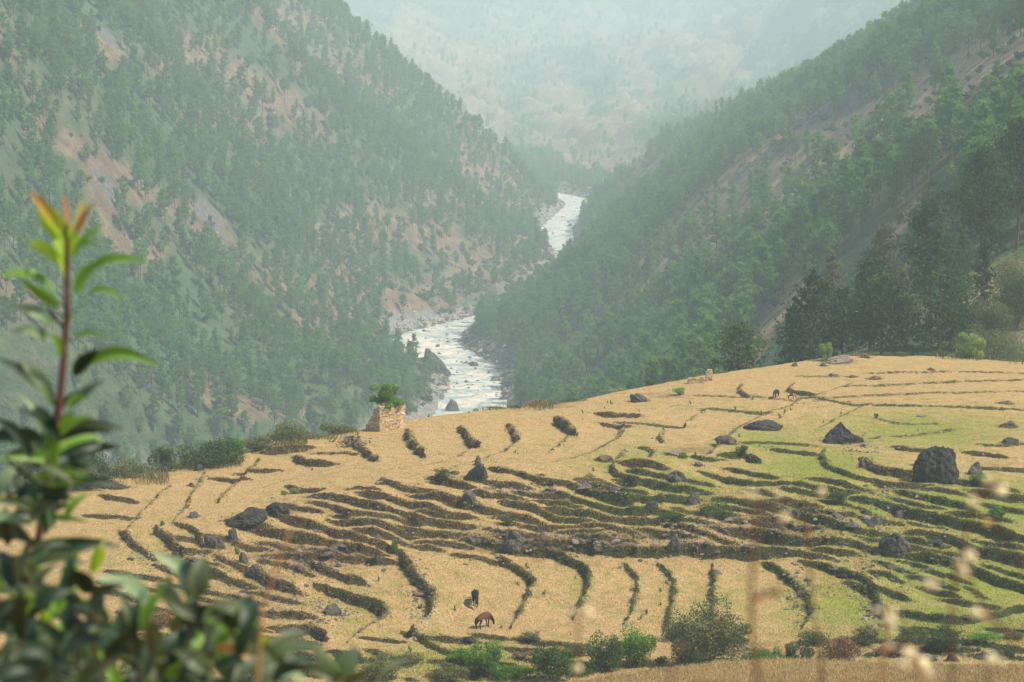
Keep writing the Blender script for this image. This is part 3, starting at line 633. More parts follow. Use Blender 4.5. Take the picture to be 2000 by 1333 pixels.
# ---- the near pines, each one its own shape
NP = [ # px, base py, D, top py, half width m, crown start, label
 (1442,733,262,633,3.4,.16,'compact round-topped pine alone on the hill edge, left of the dark pine group'),
 (1583,716,286,527,3.6,.10,'leftmost tall dark pine of the group at the end of the straw field'),
 (1720,704,288,538,4.4,.12,'broad dark pine behind the pale rock heap on the field edge'),
 (1698,700,301,500,3.6,.15,'pine whose pointed top rises just behind the broad dark pine over the rock heap'),
 (1832,700,286,452,4.6,.10,'tallest dark green pine in the middle of the group above the straw field'),
 (1722,565,345,434,2.9,.22,'open pale-topped pine with visible trunk standing behind the dark group'),
 (1622,640,335,489,2.2,.3,'slim yellowish green pine showing behind the leftmost dark pine'),
 (1806,570,338,385,3.8,.2,'pine with a rounded crown below and left of the biggest pine on the right'),
 (1912,540,334,288,5.6,.30,'biggest pine high on the right with a wide lobed crown'),
 (1985,500,345,228,5.0,.30,'dark pine cut by the right edge of the photo'),
 (1918,585,305,465,1.7,.25,'small slim pine standing before the shrubby bank on the right'),
 (1878,565,318,448,1.8,.25,'narrow pine beside the foot of the biggest pine'),
 (1764,600,318,524,1.3,.25,'little yellow-brown pine squeezed between two dark pines'),
 (1862,700,292,530,3.0,.15,'pine leaning against the right side of the tallest dark pine'),
 (1645,712,292,560,3.0,.12,'lower dark pine filling the gap between the leftmost and the broad pine'),
 (1770,704,296,575,2.6,.15,'short dark pine between the broad pine and the tallest pine'),
 (1545,722,290,600,2.2,.06,'low bushy pine at the left foot of the leftmost tall pine')]
for i, (px, pb, D, pt, w, c0, lab) in enumerate(NP):
    x, y, z = at(px, pb, D); x = float(x); z0 = vzs(x, D)
    zt = float(at(px, pt, D)[2]); H = max(4.0, zt - z0)
    mat_ = needles if i not in (5, 6, 12) else needles_dry
    nb = int(34 + H * 1.6); nt = int(430 * (w / 3.5) * (H / 12))
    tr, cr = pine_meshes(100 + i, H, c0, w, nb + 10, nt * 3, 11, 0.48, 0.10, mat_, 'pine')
    o = put_tree('pine_tree', tr, cr, (x, D, z0), 0, 1.0)
    tag(o, lab, 'pine tree', 'dark pines at the end of the straw field')
# ---- forest on both slopes
VAR = []
for k in range(7):
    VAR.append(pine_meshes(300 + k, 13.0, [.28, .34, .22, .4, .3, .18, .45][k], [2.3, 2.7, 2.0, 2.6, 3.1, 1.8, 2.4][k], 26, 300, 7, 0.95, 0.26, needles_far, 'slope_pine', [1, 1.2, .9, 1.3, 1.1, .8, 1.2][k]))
def bush_mesh(seed, blobs, n, leaf, mat_, name, asp=0.5, squash=1.0, quads=True, up=0.3, fill=0.55, stems=True):
    """blobs: list of (x,y,z,rx,ry,rz)"""
    r = np.random.default_rng(seed); vol = np.array([b[3] * b[4] * b[5] for b in blobs]) ** 0.67; pr = vol / vol.sum()
    k = r.choice(len(blobs), n, p=pr); d = rdirs(n, r); B = np.array(blobs)[k]
    rad = r.uniform(fill, 1.0, n) ** 0.5 * (1 + 0.16 * np.sin(d[:, 0] * 7 + k) * np.cos(d[:, 1] * 6 + d[:, 2] * 5))
    Cn = B[:, :3] + d * B[:, 3:6] * rad[:, None]
    keep = Cn[:, 2] > 0.02; Cn = Cn[keep]; d = d[keep]
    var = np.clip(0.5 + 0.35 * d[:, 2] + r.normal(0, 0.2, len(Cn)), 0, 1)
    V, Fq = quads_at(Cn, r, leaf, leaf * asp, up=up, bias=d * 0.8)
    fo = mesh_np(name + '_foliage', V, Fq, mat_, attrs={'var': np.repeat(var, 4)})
    T = MB()
    for i, b in enumerate(blobs[:14]):
        e = np.array(b[:3]) + np.array([0, 0, 0.3 * b[5]]); m_ = e * np.array([0.4, 0.4, 0.5]) + r.normal(0, 0.05, 3) * b[5]
        T.tube([(0.03 * (i % 3), 0.02 * (i % 2), -0.25), m_, e], [0.05 * b[5] + 0.012, 0.03 * b[5] + 0.01, 0.008], 5, cap=False)
    return T.mesh(name + '_stems', twigm), fo
def rblobs(r, w, h, n=9, d=None):
    d = d or w * 0.75; L = []
    for i in range(int(n * 1.6)):
        a = r.uniform(0, 6.283); q = r.uniform(0, 1) ** 0.5; s = r.uniform(0.12, 0.42)
        zz = h * r.uniform(0.15, 0.9) * (1 - 0.35 * q)
        L.append((w * .5 * q * math.cos(a) * .75, d * .5 * q * math.sin(a) * .75, zz, w * s * .55, d * s * .6, h * s * .55))
    return L
SB = [bush_mesh(500 + k, rblobs(np.random.default_rng(60 + k), 4.2, 3.0, 7), 260, 0.75, [leaf_olive, leaf_dark, leaf_olive][k], 'slope_bush') for k in range(3)]
r = np.random.default_rng(11)
def slope_density(x, y):
    px, py = to_px(x, y, vz(x, y)); bare = seg_mask(px, py, BARE); return px, py, bare
cand = []
def poisson(n, f):
    u = r.uniform(-0.31, 0.31, n); yy = f(r.uniform(0, 1, n)); return u * yy, yy
x, y = poisson(90000, lambda q: np.sqrt(290 ** 2 + q * (2500 ** 2 - 290 ** 2)))
x2, y2 = poisson(12000, lambda q: np.sqrt(2500 ** 2 + q * (6000 ** 2 - 2500 ** 2))); x = np.concatenate([x, x2]); y = np.concatenate([y, y2])
z = vz(x, y); px, py = to_px(x, y, z); bare = seg_mask(px, py, BARE); th_ = 13 / y * FPX
bare = np.maximum(bare, np.maximum(seg_mask(px, py - th_ * .45, BARE), .8 * seg_mask(px, py - th_ * .9, BARE))); rk = np.maximum(seg_mask(px, py, ROCKM), seg_mask(px, py - th_ * .7, ROCKM))
e_, w_ = riv_dist(x, y); e_ = e_ - w_
cl = fbm(x * 0.012, y * 0.009, 91, 3); cl2 = fbm(x * 0.05, y * 0.03, 95, 2)
dens = np.clip(1.05 + 0.8 * cl + 0.5 * cl2, 0.15, 1) * (1 - np.where(px < 1100, 0.68, 0.97) * np.clip(bare * 1.15, 0, 1)) * (1 - np.clip(rk, 0, 1))
lowleft = np.exp(-(((px - 860) / 260) ** 2 + ((py - 560) / 110) ** 2)); dens *= 1 - 0.7 * lowleft
ok = (px > -110) & (px < 2110) & (py > -160) & (py < 960) & (e_ > 5) & (r.uniform(size=len(x)) < dens)
# keep the field's end and the small ravine behind it clear
ok &= ~((y < 420) & (px < 1520)) & ~((y < 300)) & ~((y < 330) & (px > 1500))
ok &= ~((px > 845) & (px < 1012) & (py > 725) & (y < 1010))
ok &= ~((y < 560) & (px > 1400) & (px < 1890) & (py > 330))
ok &= ~((px > 735) & (px < 880) & (py > 640) & (py < 735) & (y > 1020) & (e_ < 14))
ok &= ~((y < 430) & (py > 470) & (px > 1860))
# minimum spacing by coarse cells
x, y, z, px, py = x[ok], y[ok], z[ok], px[ok], py[ok]
cell = np.where(y < 1200, 4.3, np.where(y < 2500, 5.6, 11.0)); key = {}; keep = []
for i in range(len(x)):
    c = cell[i]; kx, ky = int(x[i] // c), int(y[i] // c); g = (kx, ky, c)
    if g in key: continue
    hit = False
    for a in (-1, 0, 1):
        for b_ in (-1, 0, 1):
            j = key.get((kx + a, ky + b_, c))
            if j is not None and (x[i] - x[j]) ** 2 + (y[i] - y[j]) ** 2 < (c * 0.85) ** 2: hit = True
    if hit: continue
    key[g] = i; keep.append(i)
keep = np.array(keep); x, y, z, px, py = x[keep], y[keep], z[keep], px[keep], py[keep]
hgt = r.uniform(0.6, 1.28, len(x)) * np.where(y > 2500, 1.25, 1.0) * np.where((px > 1100) & (y < 1000), 1.02, 0.95)
# visibility: drop trees hidden behind the hill or nearer slopes
def visible(x, y, z):
    vis = np.ones(len(x), bool); zt = z + 12
    for s in np.linspace(0.06, 0.97, 60):
        xx, yy = x * s, y * s; g = np.where(yy > 232, vz(xx, np.maximum(yy, 230)), -999)
        m_ = (yy < 299) & (yy > 100) & (np.abs(xx) < 73); g = np.where(m_, np.maximum(g * (yy > 262) + -999 * (yy <= 262), samp(ZH, xx, yy)), g)
        vis &= ~(g > zt * s + 0.5)
    return vis
vis = visible(x, y, z); x, y, z, px, py, hgt = x[vis], y[vis], z[vis], px[vis], py[vis], hgt[vis]
vk = r.integers(0, 7, len(x)); rot = r.uniform(0, 6.28, len(x))
inframe = (px > 0) & (px < 2000) & (py > -20) & (py < 900)
score = np.where(inframe, hgt / y, 0); order = np.argsort(-score)
near_i = order[:283]; far_i = order[283:]
print('forest trees', len(x))
ZL = [('hazy pine among many alike low on the left slope', 'pines on the left slope'),
      ('hazy pine among many alike high on the right slope above the dark pine group', 'pines high on the right slope'),
      ('hazy pine among many alike low on the right slope just beyond the field brow', 'pines just beyond the field brow'),
      ('hazy pine among many alike midway up the right slope, left of the dark pines', 'pines midway up the right slope')]
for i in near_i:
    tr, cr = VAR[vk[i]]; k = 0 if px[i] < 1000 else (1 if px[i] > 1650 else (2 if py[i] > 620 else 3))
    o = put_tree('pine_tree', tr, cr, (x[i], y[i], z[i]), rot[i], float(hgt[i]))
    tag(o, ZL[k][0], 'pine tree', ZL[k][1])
def scatter_stuff(name, P, rot, sc, kinds, sources):
    """one object whose geometry nodes place copies of the source meshes on its points"""
    n = len(P); me = bpy.data.meshes.new(name); me.vertices.add(n); me.vertices.foreach_set('co', np.asarray(P, np.float32).ravel())
    for nm, arr, ty in (('srot', rot, 'FLOAT'), ('ssc', sc, 'FLOAT')):
        a = me.attributes.new(nm, ty, 'POINT'); a.data.foreach_set('value', np.asarray(arr, np.float32))
    a = me.attributes.new('skind', 'INT', 'POINT'); a.data.foreach_set('value', np.asarray(kinds, np.int32))
    o = link(name, me)
    col = bpy.data.collections.new(name + '_kinds')          # source shapes, not linked to the scene
    for k, parts in enumerate(sources):
        V = []; Fs = []; ms = []; fm = []; vr = []; off = 0
        for q, pm in enumerate(parts):
            nv = len(pm.vertices); co = np.empty(nv * 3, np.float32); pm.vertices.foreach_get('co', co); V.append(co.reshape(-1, 3))
            li = np.empty(len(pm.loops), np.int32); pm.loops.foreach_get('vertex_index', li)
            st = np.empty(len(pm.polygons), np.int32); pm.polygons.foreach_get('loop_start', st); tt = np.empty(len(pm.polygons), np.int32); pm.polygons.foreach_get('loop_total', tt)
            for s_, t_ in zip(st, tt): Fs.append(li[s_:s_ + t_] + off)
            fm += [q] * len(st); ms.append(pm.materials[0]); off += nv
            v_ = np.empty(nv, np.float32)
            pm.attributes['var'].data.foreach_get('value', v_); vr.append(v_)
        jm = mesh_np(name + '_shape', np.concatenate(V), Fs, ms, fm, attrs={'var': np.concatenate(vr)})
        so_ = bpy.data.objects.new('%s_%02d' % (name, k), jm); col.objects.link(so_)
    ng = bpy.data.node_groups.new(name + '_nodes', 'GeometryNodeTree')
    ng.interface.new_socket('Geometry', in_out='INPUT', socket_type='NodeSocketGeometry'); ng.interface.new_socket('Geometry', in_out='OUTPUT', socket_type='NodeSocketGeometry')
    gi = ng.nodes.new('NodeGroupInput'); go = ng.nodes.new('NodeGroupOutput'); ip = ng.nodes.new('GeometryNodeInstanceOnPoints')
    ci = ng.nodes.new('GeometryNodeCollectionInfo'); ci.inputs['Collection'].default_value = col; ci.inputs['Separate Children'].default_value = True; ci.inputs['Reset Children'].default_value = True
    def na(nm, ty):
        a_ = ng.nodes.new('GeometryNodeInputNamedAttribute'); a_.data_type = ty; a_.inputs[0].default_value = nm; return a_.outputs['Attribute']
    cx = ng.nodes.new('ShaderNodeCombineXYZ'); ng.links.new(na('srot', 'FLOAT'), cx.inputs[2])
    ng.links.new(gi.outputs[0], ip.inputs['Points']); ng.links.new(ci.outputs[0], ip.inputs['Instance']); ip.inputs['Pick Instance'].default_value = True
    ng.links.new(na('skind', 'INT'), ip.inputs['Instance Index'])
    try:
        er = ng.nodes.new('FunctionNodeEulerToRotation'); ng.links.new(cx.outputs[0], er.inputs[0]); ng.links.new(er.outputs[0], ip.inputs['Rotation'])
    except Exception: ng.links.new(cx.outputs[0], ip.inputs['Rotation'])
    ng.links.new(na('ssc', 'FLOAT'), ip.inputs['Scale']); ng.links.new(ip.outputs[0], go.inputs[0])
    md = o.modifiers.new('scatter', 'NODES'); md.node_group = ng
    tag(o, kind='stuff'); return o
P = np.stack([x, y, z], -1)
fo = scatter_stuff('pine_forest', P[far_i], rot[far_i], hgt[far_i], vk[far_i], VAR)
tag(fo, 'far pine forest fading into haze on the valley slopes', 'forest')
# bushes on the slopes
x, y = poisson(60000, lambda q: np.sqrt(300 ** 2 + q * (2300 ** 2 - 300 ** 2)))
z = vz(x, y); px, py = to_px(x, y, z); e_, w_ = riv_dist(x, y); e_ = e_ - w_
d_ = 0.20 + 0.5 * np.exp(-np.clip(e_, 0, 999) / 25.) + 0.35 * fbm(x * 0.03, y * 0.03, 33, 3)
ok = (px > -60) & (px < 2060) & (py > -60) & (py < 960) & (e_ > 4) & (r.uniform(size=len(x)) < d_) & ~((y < 420) & (px < 1520)) & ~(y < 330)
x, y, z = x[ok], y[ok], z[ok]; vis = visible(x, y, z - 8); x, y, z = x[vis], y[vis], z[vis]
sb = scatter_stuff('slope_bushes', np.stack([x, y, z], -1), r.uniform(0, 6.28, len(x)), r.uniform(0.35, 1.25, len(x)) * np.where(y > 900, 1.15, 0.8), r.integers(0, 3, len(x)), SB)
tag(sb, 'low scrub scattered between the pines on the valley slopes', 'scrub'); print('bushes', len(x))
# ============================================================ ROCKS
def rock_material(name, dark, light, lichen):
    m, t, b = new_mat(name); N = NT(t); P_ = pos(N)
    a = N.noise(1.3, 6, 0.7, vec=P_, dist=0.6); c2 = N.noise(8.0, 5, 0.8, vec=P_)
    c = N.ramp(N.math('ADD', N.math('MULTIPLY', a, 0.6), N.math('MULTIPLY', c2, 0.4)), [(0.35, dark), (0.62, light)])
    c = N.mix(N.rng(N.noise(2.2, 4, 0.75, vec=P_), 0.56, 0.66, 0, 0.7), c, lichen)
    N.l(c, b.inputs['Base Color']); b.inputs['Roughness'].default_value = 0.9; b.inputs['Specular IOR Level'].default_value = 0.2
    N.bump(N.math('ADD', a, c2), 1.0, 0.25, b); return m
rk_dark = rock_material('rock_dark', (0.018, 0.017, 0.017), (0.085, 0.078, 0.072), (0.16, 0.14, 0.09))
rk_grey = rock_material('rock_grey', (0.035, 0.031, 0.026), (0.20, 0.175, 0.14), (0.085, 0.075, 0.03))
rk_pale = rock_material('rock_pale', (0.15, 0.12, 0.09), (0.42, 0.34, 0.25), (0.22, 0.17, 0.10))
rk_brown = rock_material('rock_brown', (0.07, 0.05, 0.035), (0.24, 0.17, 0.11), (0.16, 0.14, 0.06))
def ico(sub):
    bm = bmesh.new(); bmesh.ops.create_icosphere(bm, subdivisions=sub, radius=1.0)
    V = np.array([v.co[:] for v in bm.verts]); F = np.array([[v.index for v in f.verts] for f in bm.faces]); bm.free(); return V, F
ICO = {k: ico(k) for k in (2, 3, 4, 5)}
def rock_shape(seed, sub=3, cuts=9, rough=0.10, spike=None, flat=0.35):
    r = np.random.default_rng(seed); V, F = ICO[sub]; V = V.copy()
    for i in range(cuts):
        d = rdirs(1, r)[0]; h = r.uniform(0.52, 0.85); s = V @ d; k = s > h; V[k] -= np.outer((s[k] - h) * 0.93, d)
    n = n3(V, 1.6, seed) * rough * 1.6 - np.abs(n3(V * np.array([1, 1, .45]), 3.3, seed + 3)) * rough * 1.5 - np.abs(n3(V, 7.5, seed + 5)) * rough * 0.8 + n3(V, 15.0, seed + 7) * rough * .25
    V = V * (1 + n)[:, None]
    lo = V[:, 2] < -flat; V[lo, 2] = -flat + (V[lo, 2] + flat) * 0.25
    return V, F
ROCKPOS = []
def rock_obj(px, pb, wpx, hpx, mat_, seed, sub=4, depth=0.8, lean=(0, 0), top=None, rough=0.12, cuts=4, spike=None, lo=112.0):
    """a rock standing on the ground at pixel (px, pb); wide and high as seen in the photo"""
    x, y, z = gp(px, pb, lo); s = y / FPX * 1.02
    V, F = rock_shape(seed, sub, cuts, rough)
    kk_ = .95 if wpx > 80 else .80; w = wpx * s / 2 * kk_; h = hpx * s * kk_ * .95; ROCKPOS.append((x, y + w * .5, w, h))
    ext = V.max(0) - V.min(0); V = (V - (V.max(0) + V.min(0)) / 2) / ext * 2
    V = V * np.array([w, w * depth, h * 0.62]); V[:, 2] += h * 0.36
    if top is not None:          # pull towards a peak
        top = (top[0], top[1] * (1 if top[1] > .5 else .45)); tt = np.clip(V[:, 2] / h, 0, 1); V[:, 0] = V[:, 0] * (1 - top[1] * tt) + top[0] * w * tt; V[:, 1] *= (1 - 0.5 * top[1] * tt)
    V[:, 0] += lean[0] * V[:, 2]
    me = mesh_np('rock', V, F, mat_, smooth=False)
    o = link('boulder', me); o.location = (x, y + w * depth * 0.5, z); return o
BOUL = [ # px, base py, w, h, material, peak, label, category
 (1828,943,100,80,'d',(.15,.25),'huge blackish boulder with a rounded top on the right of the terraces'),
 (1648,866,92,44,'d',(.05,.62),'dark pointed boulder leaning like a wedge above the green field'),
 (1490,840,84,19,'d',(.2,.3),'long low black rock bordering the top of the green field'),
 (928,938,66,38,'d',(.45,.6),'black wedge rock with a steep peak in the middle of the terraces'),
 (934,910,20,28,'g',(.0,.6),'narrow grey spike sticking up behind the black wedge rock'),
 (540,1006,66,32,'d',(.0,.2),'rounded black outcrop at the upper left end of the terraces'),
 (478,1026,86,34,'d',(.4,.5),'sloping grey-black rock slab left of the rounded black outcrop'),
 (916,983,38,32,'g',(-.1,.4),'light grey standing boulder on a terrace below the black wedge rock'),
 (1005,1074,56,48,'g',(-.2,.3),'big grey rock face capped with brown grass at the foot of the terraces'),
 (1058,1060,36,26,'b',(0,.2),'brown rock right beside the big grass-capped rock face'),
 (925,1065,42,20,'g',(0,.1),'flat grey rock left of the big grass-capped rock face'),
 (1170,1080,34,24,'g',(.1,.3),'rounded grey boulder in the stony belt'),
 (1318,1074,40,36,'g',(0,.3),'smooth grey boulder with a flat face in the stony belt'),
 (1757,1088,80,62,'g',(-.1,.4),'large grey crag with a dark hollow on the right-hand terraces'),
 (1728,1075,30,38,'d',(0,.2),'dark block leaning against the left side of the large grey crag'),
 (1556,1013,34,22,'g',(0,.5),'pale triangular boulder on a terrace edge'),
 (1712,1025,40,24,'g',(.3,.3),'smooth grey boulder sloping to the right, left of the rounded one'),
 (1760,1013,36,22,'g',(0,.2),'rounded grey boulder at the left end of a long green terrace edge'),
 (1905,928,38,34,'g',(.2,.3),'grey tussocky rock on the right of the huge blackish boulder'),
 (1685,915,22,22,'g',(0,.3),'small round rock at the left end of the brown earth bank'),
 (1272,1000,38,24,'d',(0,.3),'grey rock wall piece half buried in a green terrace'),
 (1355,985,40,30,'d',(0,.5),'dark heap of rock in the middle of the green terraces'),
 (1320,940,50,26,'g',(.1,.3),'craggy grey rock left of the green field'),
 (1180,903,46,16,'b',(0,.2),'flat brown slab at the edge of the straw fields'),
 (1315,890,48,14,'p',(0,.2),'flat pale slab below the straw fields'),
 (1418,868,60,22,'b',(0,.3),'low tan ledge left of the green field'),
 (1365,912,24,12,'b',(0,.3),'low brown stone on the left rim of the green field'),
 (1250,786,46,22,'g',(-.4,.3),'light grey rock with a flat top on the brow beside the lime bush'),
 (1640,710,70,20,'p',(.2,.4),'pale rock heap at the far end of the straw field'),
 (1690,700,26,12,'b',(0,.2),'brown stone at the right end of the pale rock heap'),
 (1552,716,14,10,'b',(0,.2),'small brown stone on the far rim of the straw field'),
 (1608,716,16,10,'d',(0,.2),'small dark stone left of the pale rock heap'),
 (1708,742,36,10,'b',(0,.3),'brown stone mound lying alone in the upper straw field'),
 (1666,738,20,7,'d',(0,.2),'small flat dark stone left of the brown stone mound'),
 (1628,734,20,8,'p',(0,.2),'small pale stone farthest left of the three in the upper straw field'),
 (1818,724,14,8,'b',(0,.3),'small lump of stone near the rim of the upper straw field'),
 (1970,836,44,16,'b',(0,.3),'brown rock heap at the right edge above the green slope'),
 (1975,868,44,18,'g',(0,.3),'grey rock at the right edge below the brown heap'),
 (1800,815,18,9,'p',(0,.2),'lone pinkish stone on the green slope'),
 (1965,790,36,9,'b',(0,.2),'flat brown stone by the right edge of the straw field'),
 (690,868,26,14,'g',(0,.3),'grey stones piled at the foot of the ruined tower'),
 (388,920,20,16,'d',(0,.3),'dark stone on the left field near the bushes'),
 (372,951,16,11,'d',(0,.2),'small dark block below the dark stone near the bushes'),
 (378,1012,26,16,'g',(0,.3),'grey rock among the left straw terraces'),
 (308,1045,18,26,'g',(-.2,.4),'upright grey stone at the lower left of the terraces'),
 (418,1072,54,34,'g',(-.1,.3),'angular grey boulder on the left terraces with a dark overhang'),
 (455,1056,26,32,'g',(0,.3),'grey rock standing above the angular boulder'),
 (475,1100,24,30,'d',(0,.3),'dark tall rock below the angular boulder'),
 (498,1126,32,28,'g',(0,.3),'broken grey rock in the brown pit at the left'),
 (350,1112,60,24,'d',(.2,.3),'dark ledge of stones at the lower left'),
 (585,1118,28,20,'g',(0,.3),'grey boulder left of the curved field'),
 (650,1202,46,28,'g',(0,.3),'pile of grey stones under a terrace edge at the lower left'),
 (576,1252,46,34,'g',(-.2,.3),'grey crag at the lower left, right of the leafy twigs'),
 (738,1104,20,42,'d',(0,.3),'dark rock under the bright green tuft'),
 (915,1258,44,18,'d',(0,.3),'low black boulder just below the brown horse'),
 (845,946,14,9,'d',(0,.3),'small dark stone above the terraces'),
 (748,940,20,11,'b',(0,.3),'brown stone between the straw strips'),
 (773,948,16,10,'g',(0,.3),'grey stone just right of the brown stone between the straw strips'),
 (1152,932,20,9,'b',(0,.3),'small brown stone in the middle straw field'),
 (1058,930,14,6,'d',(0,.3),'tiny dark stone in the middle straw field'),
 (1815,1292,40,18,'g',(0,.3),'pale grey boulder behind the stubble bank'),
 (1860,1292,28,22,'d',(0,.3),'dark boulder behind the stubble bank under a bush'),
 (1700,1030,14,10,'b',(0,.3),'small brown stone below the smooth sloping boulder'),
]
MT = {'d': rk_dark, 'g': rk_grey, 'p': rk_pale, 'b': rk_brown}
for i, (px, pb, w, h, mk, tp, lab) in enumerate(BOUL):
    if mk == 'd' and w < 50: mk = 'g' if i % 2 else 'd'
    o = rock_obj(px, pb, w, h, MT[mk], 930 + i * 3, 5 if w > 40 else 4, 0.7 if w < 70 else 0.6, top=tp, rough=0.24 if w > 40 else 0.2, cuts=2 if w > 55 else 4)
    tag(o, lab, 'boulder' if w > 30 else 'stone')
    if w > 120: o.name = 'boulder'
# stones in the belts (each its own object, sharing six shapes)
SH = []
for k in range(6):
    V, F = rock_shape(40 + k, 2, 7, 0.12); SH.append([mesh_np('stone', V * np.array([1, .8, .6]), F, mm) for mm in (rk_grey, rk_dark, rk_pale, rk_brown)])
r = np.random.default_rng(5)
BELT = [(1200,1065,150,22,60),(1000,1060,60,20,14),(1500,1040,130,40,34),(1640,1010,80,30,22),(1700,1120,60,45,20),(1560,1160,18,45,12),(620,1090,90,30,16),(520,1150,60,60,14),
        (640,1195,40,18,10),(330,1090,70,20,14),(1180,957,35,8,14),(1030,955,60,10,8),(700,1000,120,35,10),(820,1170,18,40,8),(1880,1080,80,40,12),(1680,870,30,14,8),(690,864,28,8,10),(1345,1030,60,20,12),(1750,960,80,14,8),(1800,1270,150,16,10),(1700,1200,15,30,6)]
n_st = 0
for cx, cy_, a, b_, n in BELT:
    for _ in range(n):
        px = cx + r.normal() * a * 0.6; py = cy_ + r.normal() * b_ * 0.6
        if not (0 < px < 2010 and 760 < py < 1300): continue
        x, y, z = gp(px, py); s = float(np.clip(r.lognormal(-1.55, 0.45), 0.1, 0.6)); kk = int(r.integers(0, 6)); mm = int(r.choice(4, p=[.45, .2, .17, .18]))
        o = link('stone', SH[kk][mm]); o.location = (x, y, z + s * 0.12); o.scale = (s * r.uniform(.8, 1.5), s, s * r.uniform(.6, 1.1)); o.rotation_euler = (r.uniform(-.4, .4), r.uniform(-.4, .4), r.uniform(0, 6.28))
        zl = 'left-hand terraces' if cx < 720 else ('stony belt across the middle' if cx < 1400 and cy_ < 1120 else ('lowest curved fields' if cy_ > 1120 else 'right-hand green terraces')); tag(o, 'loose stone among many alike strewn over the ' + zl, 'stone', 'loose stones on the ' + zl); n_st += 1
print('stones', n_st)
# rubble: far too many to count
n = 3800; gx = []; 
while len(gx) < n:
    c = BELT[r.integers(0, len(BELT))]; px = c[0] + r.normal() * c[2] * .8; py = c[1] + r.normal() * c[3] * .8
    if 780 < py < 1310 and -20 < px < 2020: gx.append((px, py))
gx = np.array(gx)
def gp_many(PXY):
    """pixel -> ground for many points at once"""
    Ds = np.arange(112, 285, 0.25); out = np.zeros((len(PXY), 3)); hit = np.zeros(len(PXY), bool)
    u, yy, zz = ray(PXY[:, 0], PXY[:, 1])
    for D in Ds:
        m_ = ~hit; X = u[m_] / yy[m_] * D; Zr = zz[m_] / yy[m_] * D; g = samp(ZH, X, np.full(len(X), D)); h_ = Zr <= g
        ii = np.nonzero(m_)[0][h_]; out[ii] = np.stack([X[h_], np.full(h_.sum(), D), g[h_]], -1); hit[ii] = True
    return out[hit]
G_ = gp_many(gx)
for hm, g, Q in RLINES:
    if hm < .25: continue
    for _ in range(int(np.linalg.norm(np.diff(Q, axis=0), axis=1).sum() * 2.2)):
        q = Q[r.integers(0, len(Q))] + r.normal(0, .28, 2); G_ = np.concatenate([G_, [[q[0], q[1], float(samp(ZH, q[0], q[1]))]]])
V0, F0 = ICO[2]; V0 = V0[::1]; bmv, bmf = np.array([[1,0,0],[-1,0,0],[0,1,0],[0,-1,0],[0,0,1],[0,0,-1.]]), np.array([[0,2,4],[2,1,4],[1,3,4],[3,0,4],[2,0,5],[1,2,5],[3,1,5],[0,3,5]])
mb_V = []; mb_F = []; fm = []
for i, g in enumerate(G_):
    s = r.lognormal(-2.45, 0.45); A = bmv * (1 + r.normal(0, .22, (6, 1))) * np.array([s * r.uniform(.8, 1.7), s, s * .7]); an = r.uniform(0, 6.28)
    Rm = np.array([[math.cos(an), -math.sin(an), 0], [math.sin(an), math.cos(an), 0], [0, 0, 1]]); mb_V.append(A @ Rm.T + g); mb_F.append(bmf + 6 * i); fm += [int(r.choice(3, p=[.55, .2, .25]))] * 8
rub = link('rubble', mesh_np('rubble', np.concatenate(mb_V), np.concatenate(mb_F), [rk_grey, rk_pale, rk_brown], fm)); tag(rub, 'small broken stones littering the banks', 'rubble', kind='stuff')
# ============================================================ GRASS
def blades(P, L, W, dirs, r, droop=0.35):
    """bent two-segment blades: root P, direction dirs"""
    n = len(P); s = np.cross(dirs, np.array([0, 0, 1.0])) + r.normal(0, .35, (n, 3)); s /= np.linalg.norm(s, axis=1)[:, None] + 1e-9
    w = (W * r.uniform(.6, 1.3, n))[:, None]; l = (L * r.uniform(.5, 1.3, n))[:, None]
    mid = P + dirs * l * .55; tip = P + dirs * l - np.array([0, 0, 1.0]) * l * droop
    V = np.stack([P - s * w, P + s * w, mid + s * w * .6, mid - s * w * .6, tip], 1).reshape(-1, 3)
    i = np.arange(n)[:, None] * 5; F = np.concatenate([i + np.array([0, 1, 2, 3]), ], 1); T_ = i + np.array([3, 2, 4])
    return V, F, T_
def grass_obj(name, P, L, W, dirs, matidx, mats, r, droop=.35, label=None):
    V, Fq, Ft = blades(P, L, W, dirs, r, droop); var = np.repeat(r.uniform(0, 1, len(P)), 5)
    loops = [list(f) for f in Fq] + [list(f) for f in Ft]
    o = link(name, mesh_np(name, V, loops, mats, np.concatenate([matidx, matidx]), attrs={'var': var})); tag(o, label, 'grass', kind='stuff'); return o
PP = []; DD_ = []; LL = []; MI = []
def grad(x, y, e=0.35): return (samp(ZH, x + e, y) - samp(ZH, x - e, y)) / (2 * e), (samp(ZH, x, y + e) - samp(ZH, x, y - e)) / (2 * e)
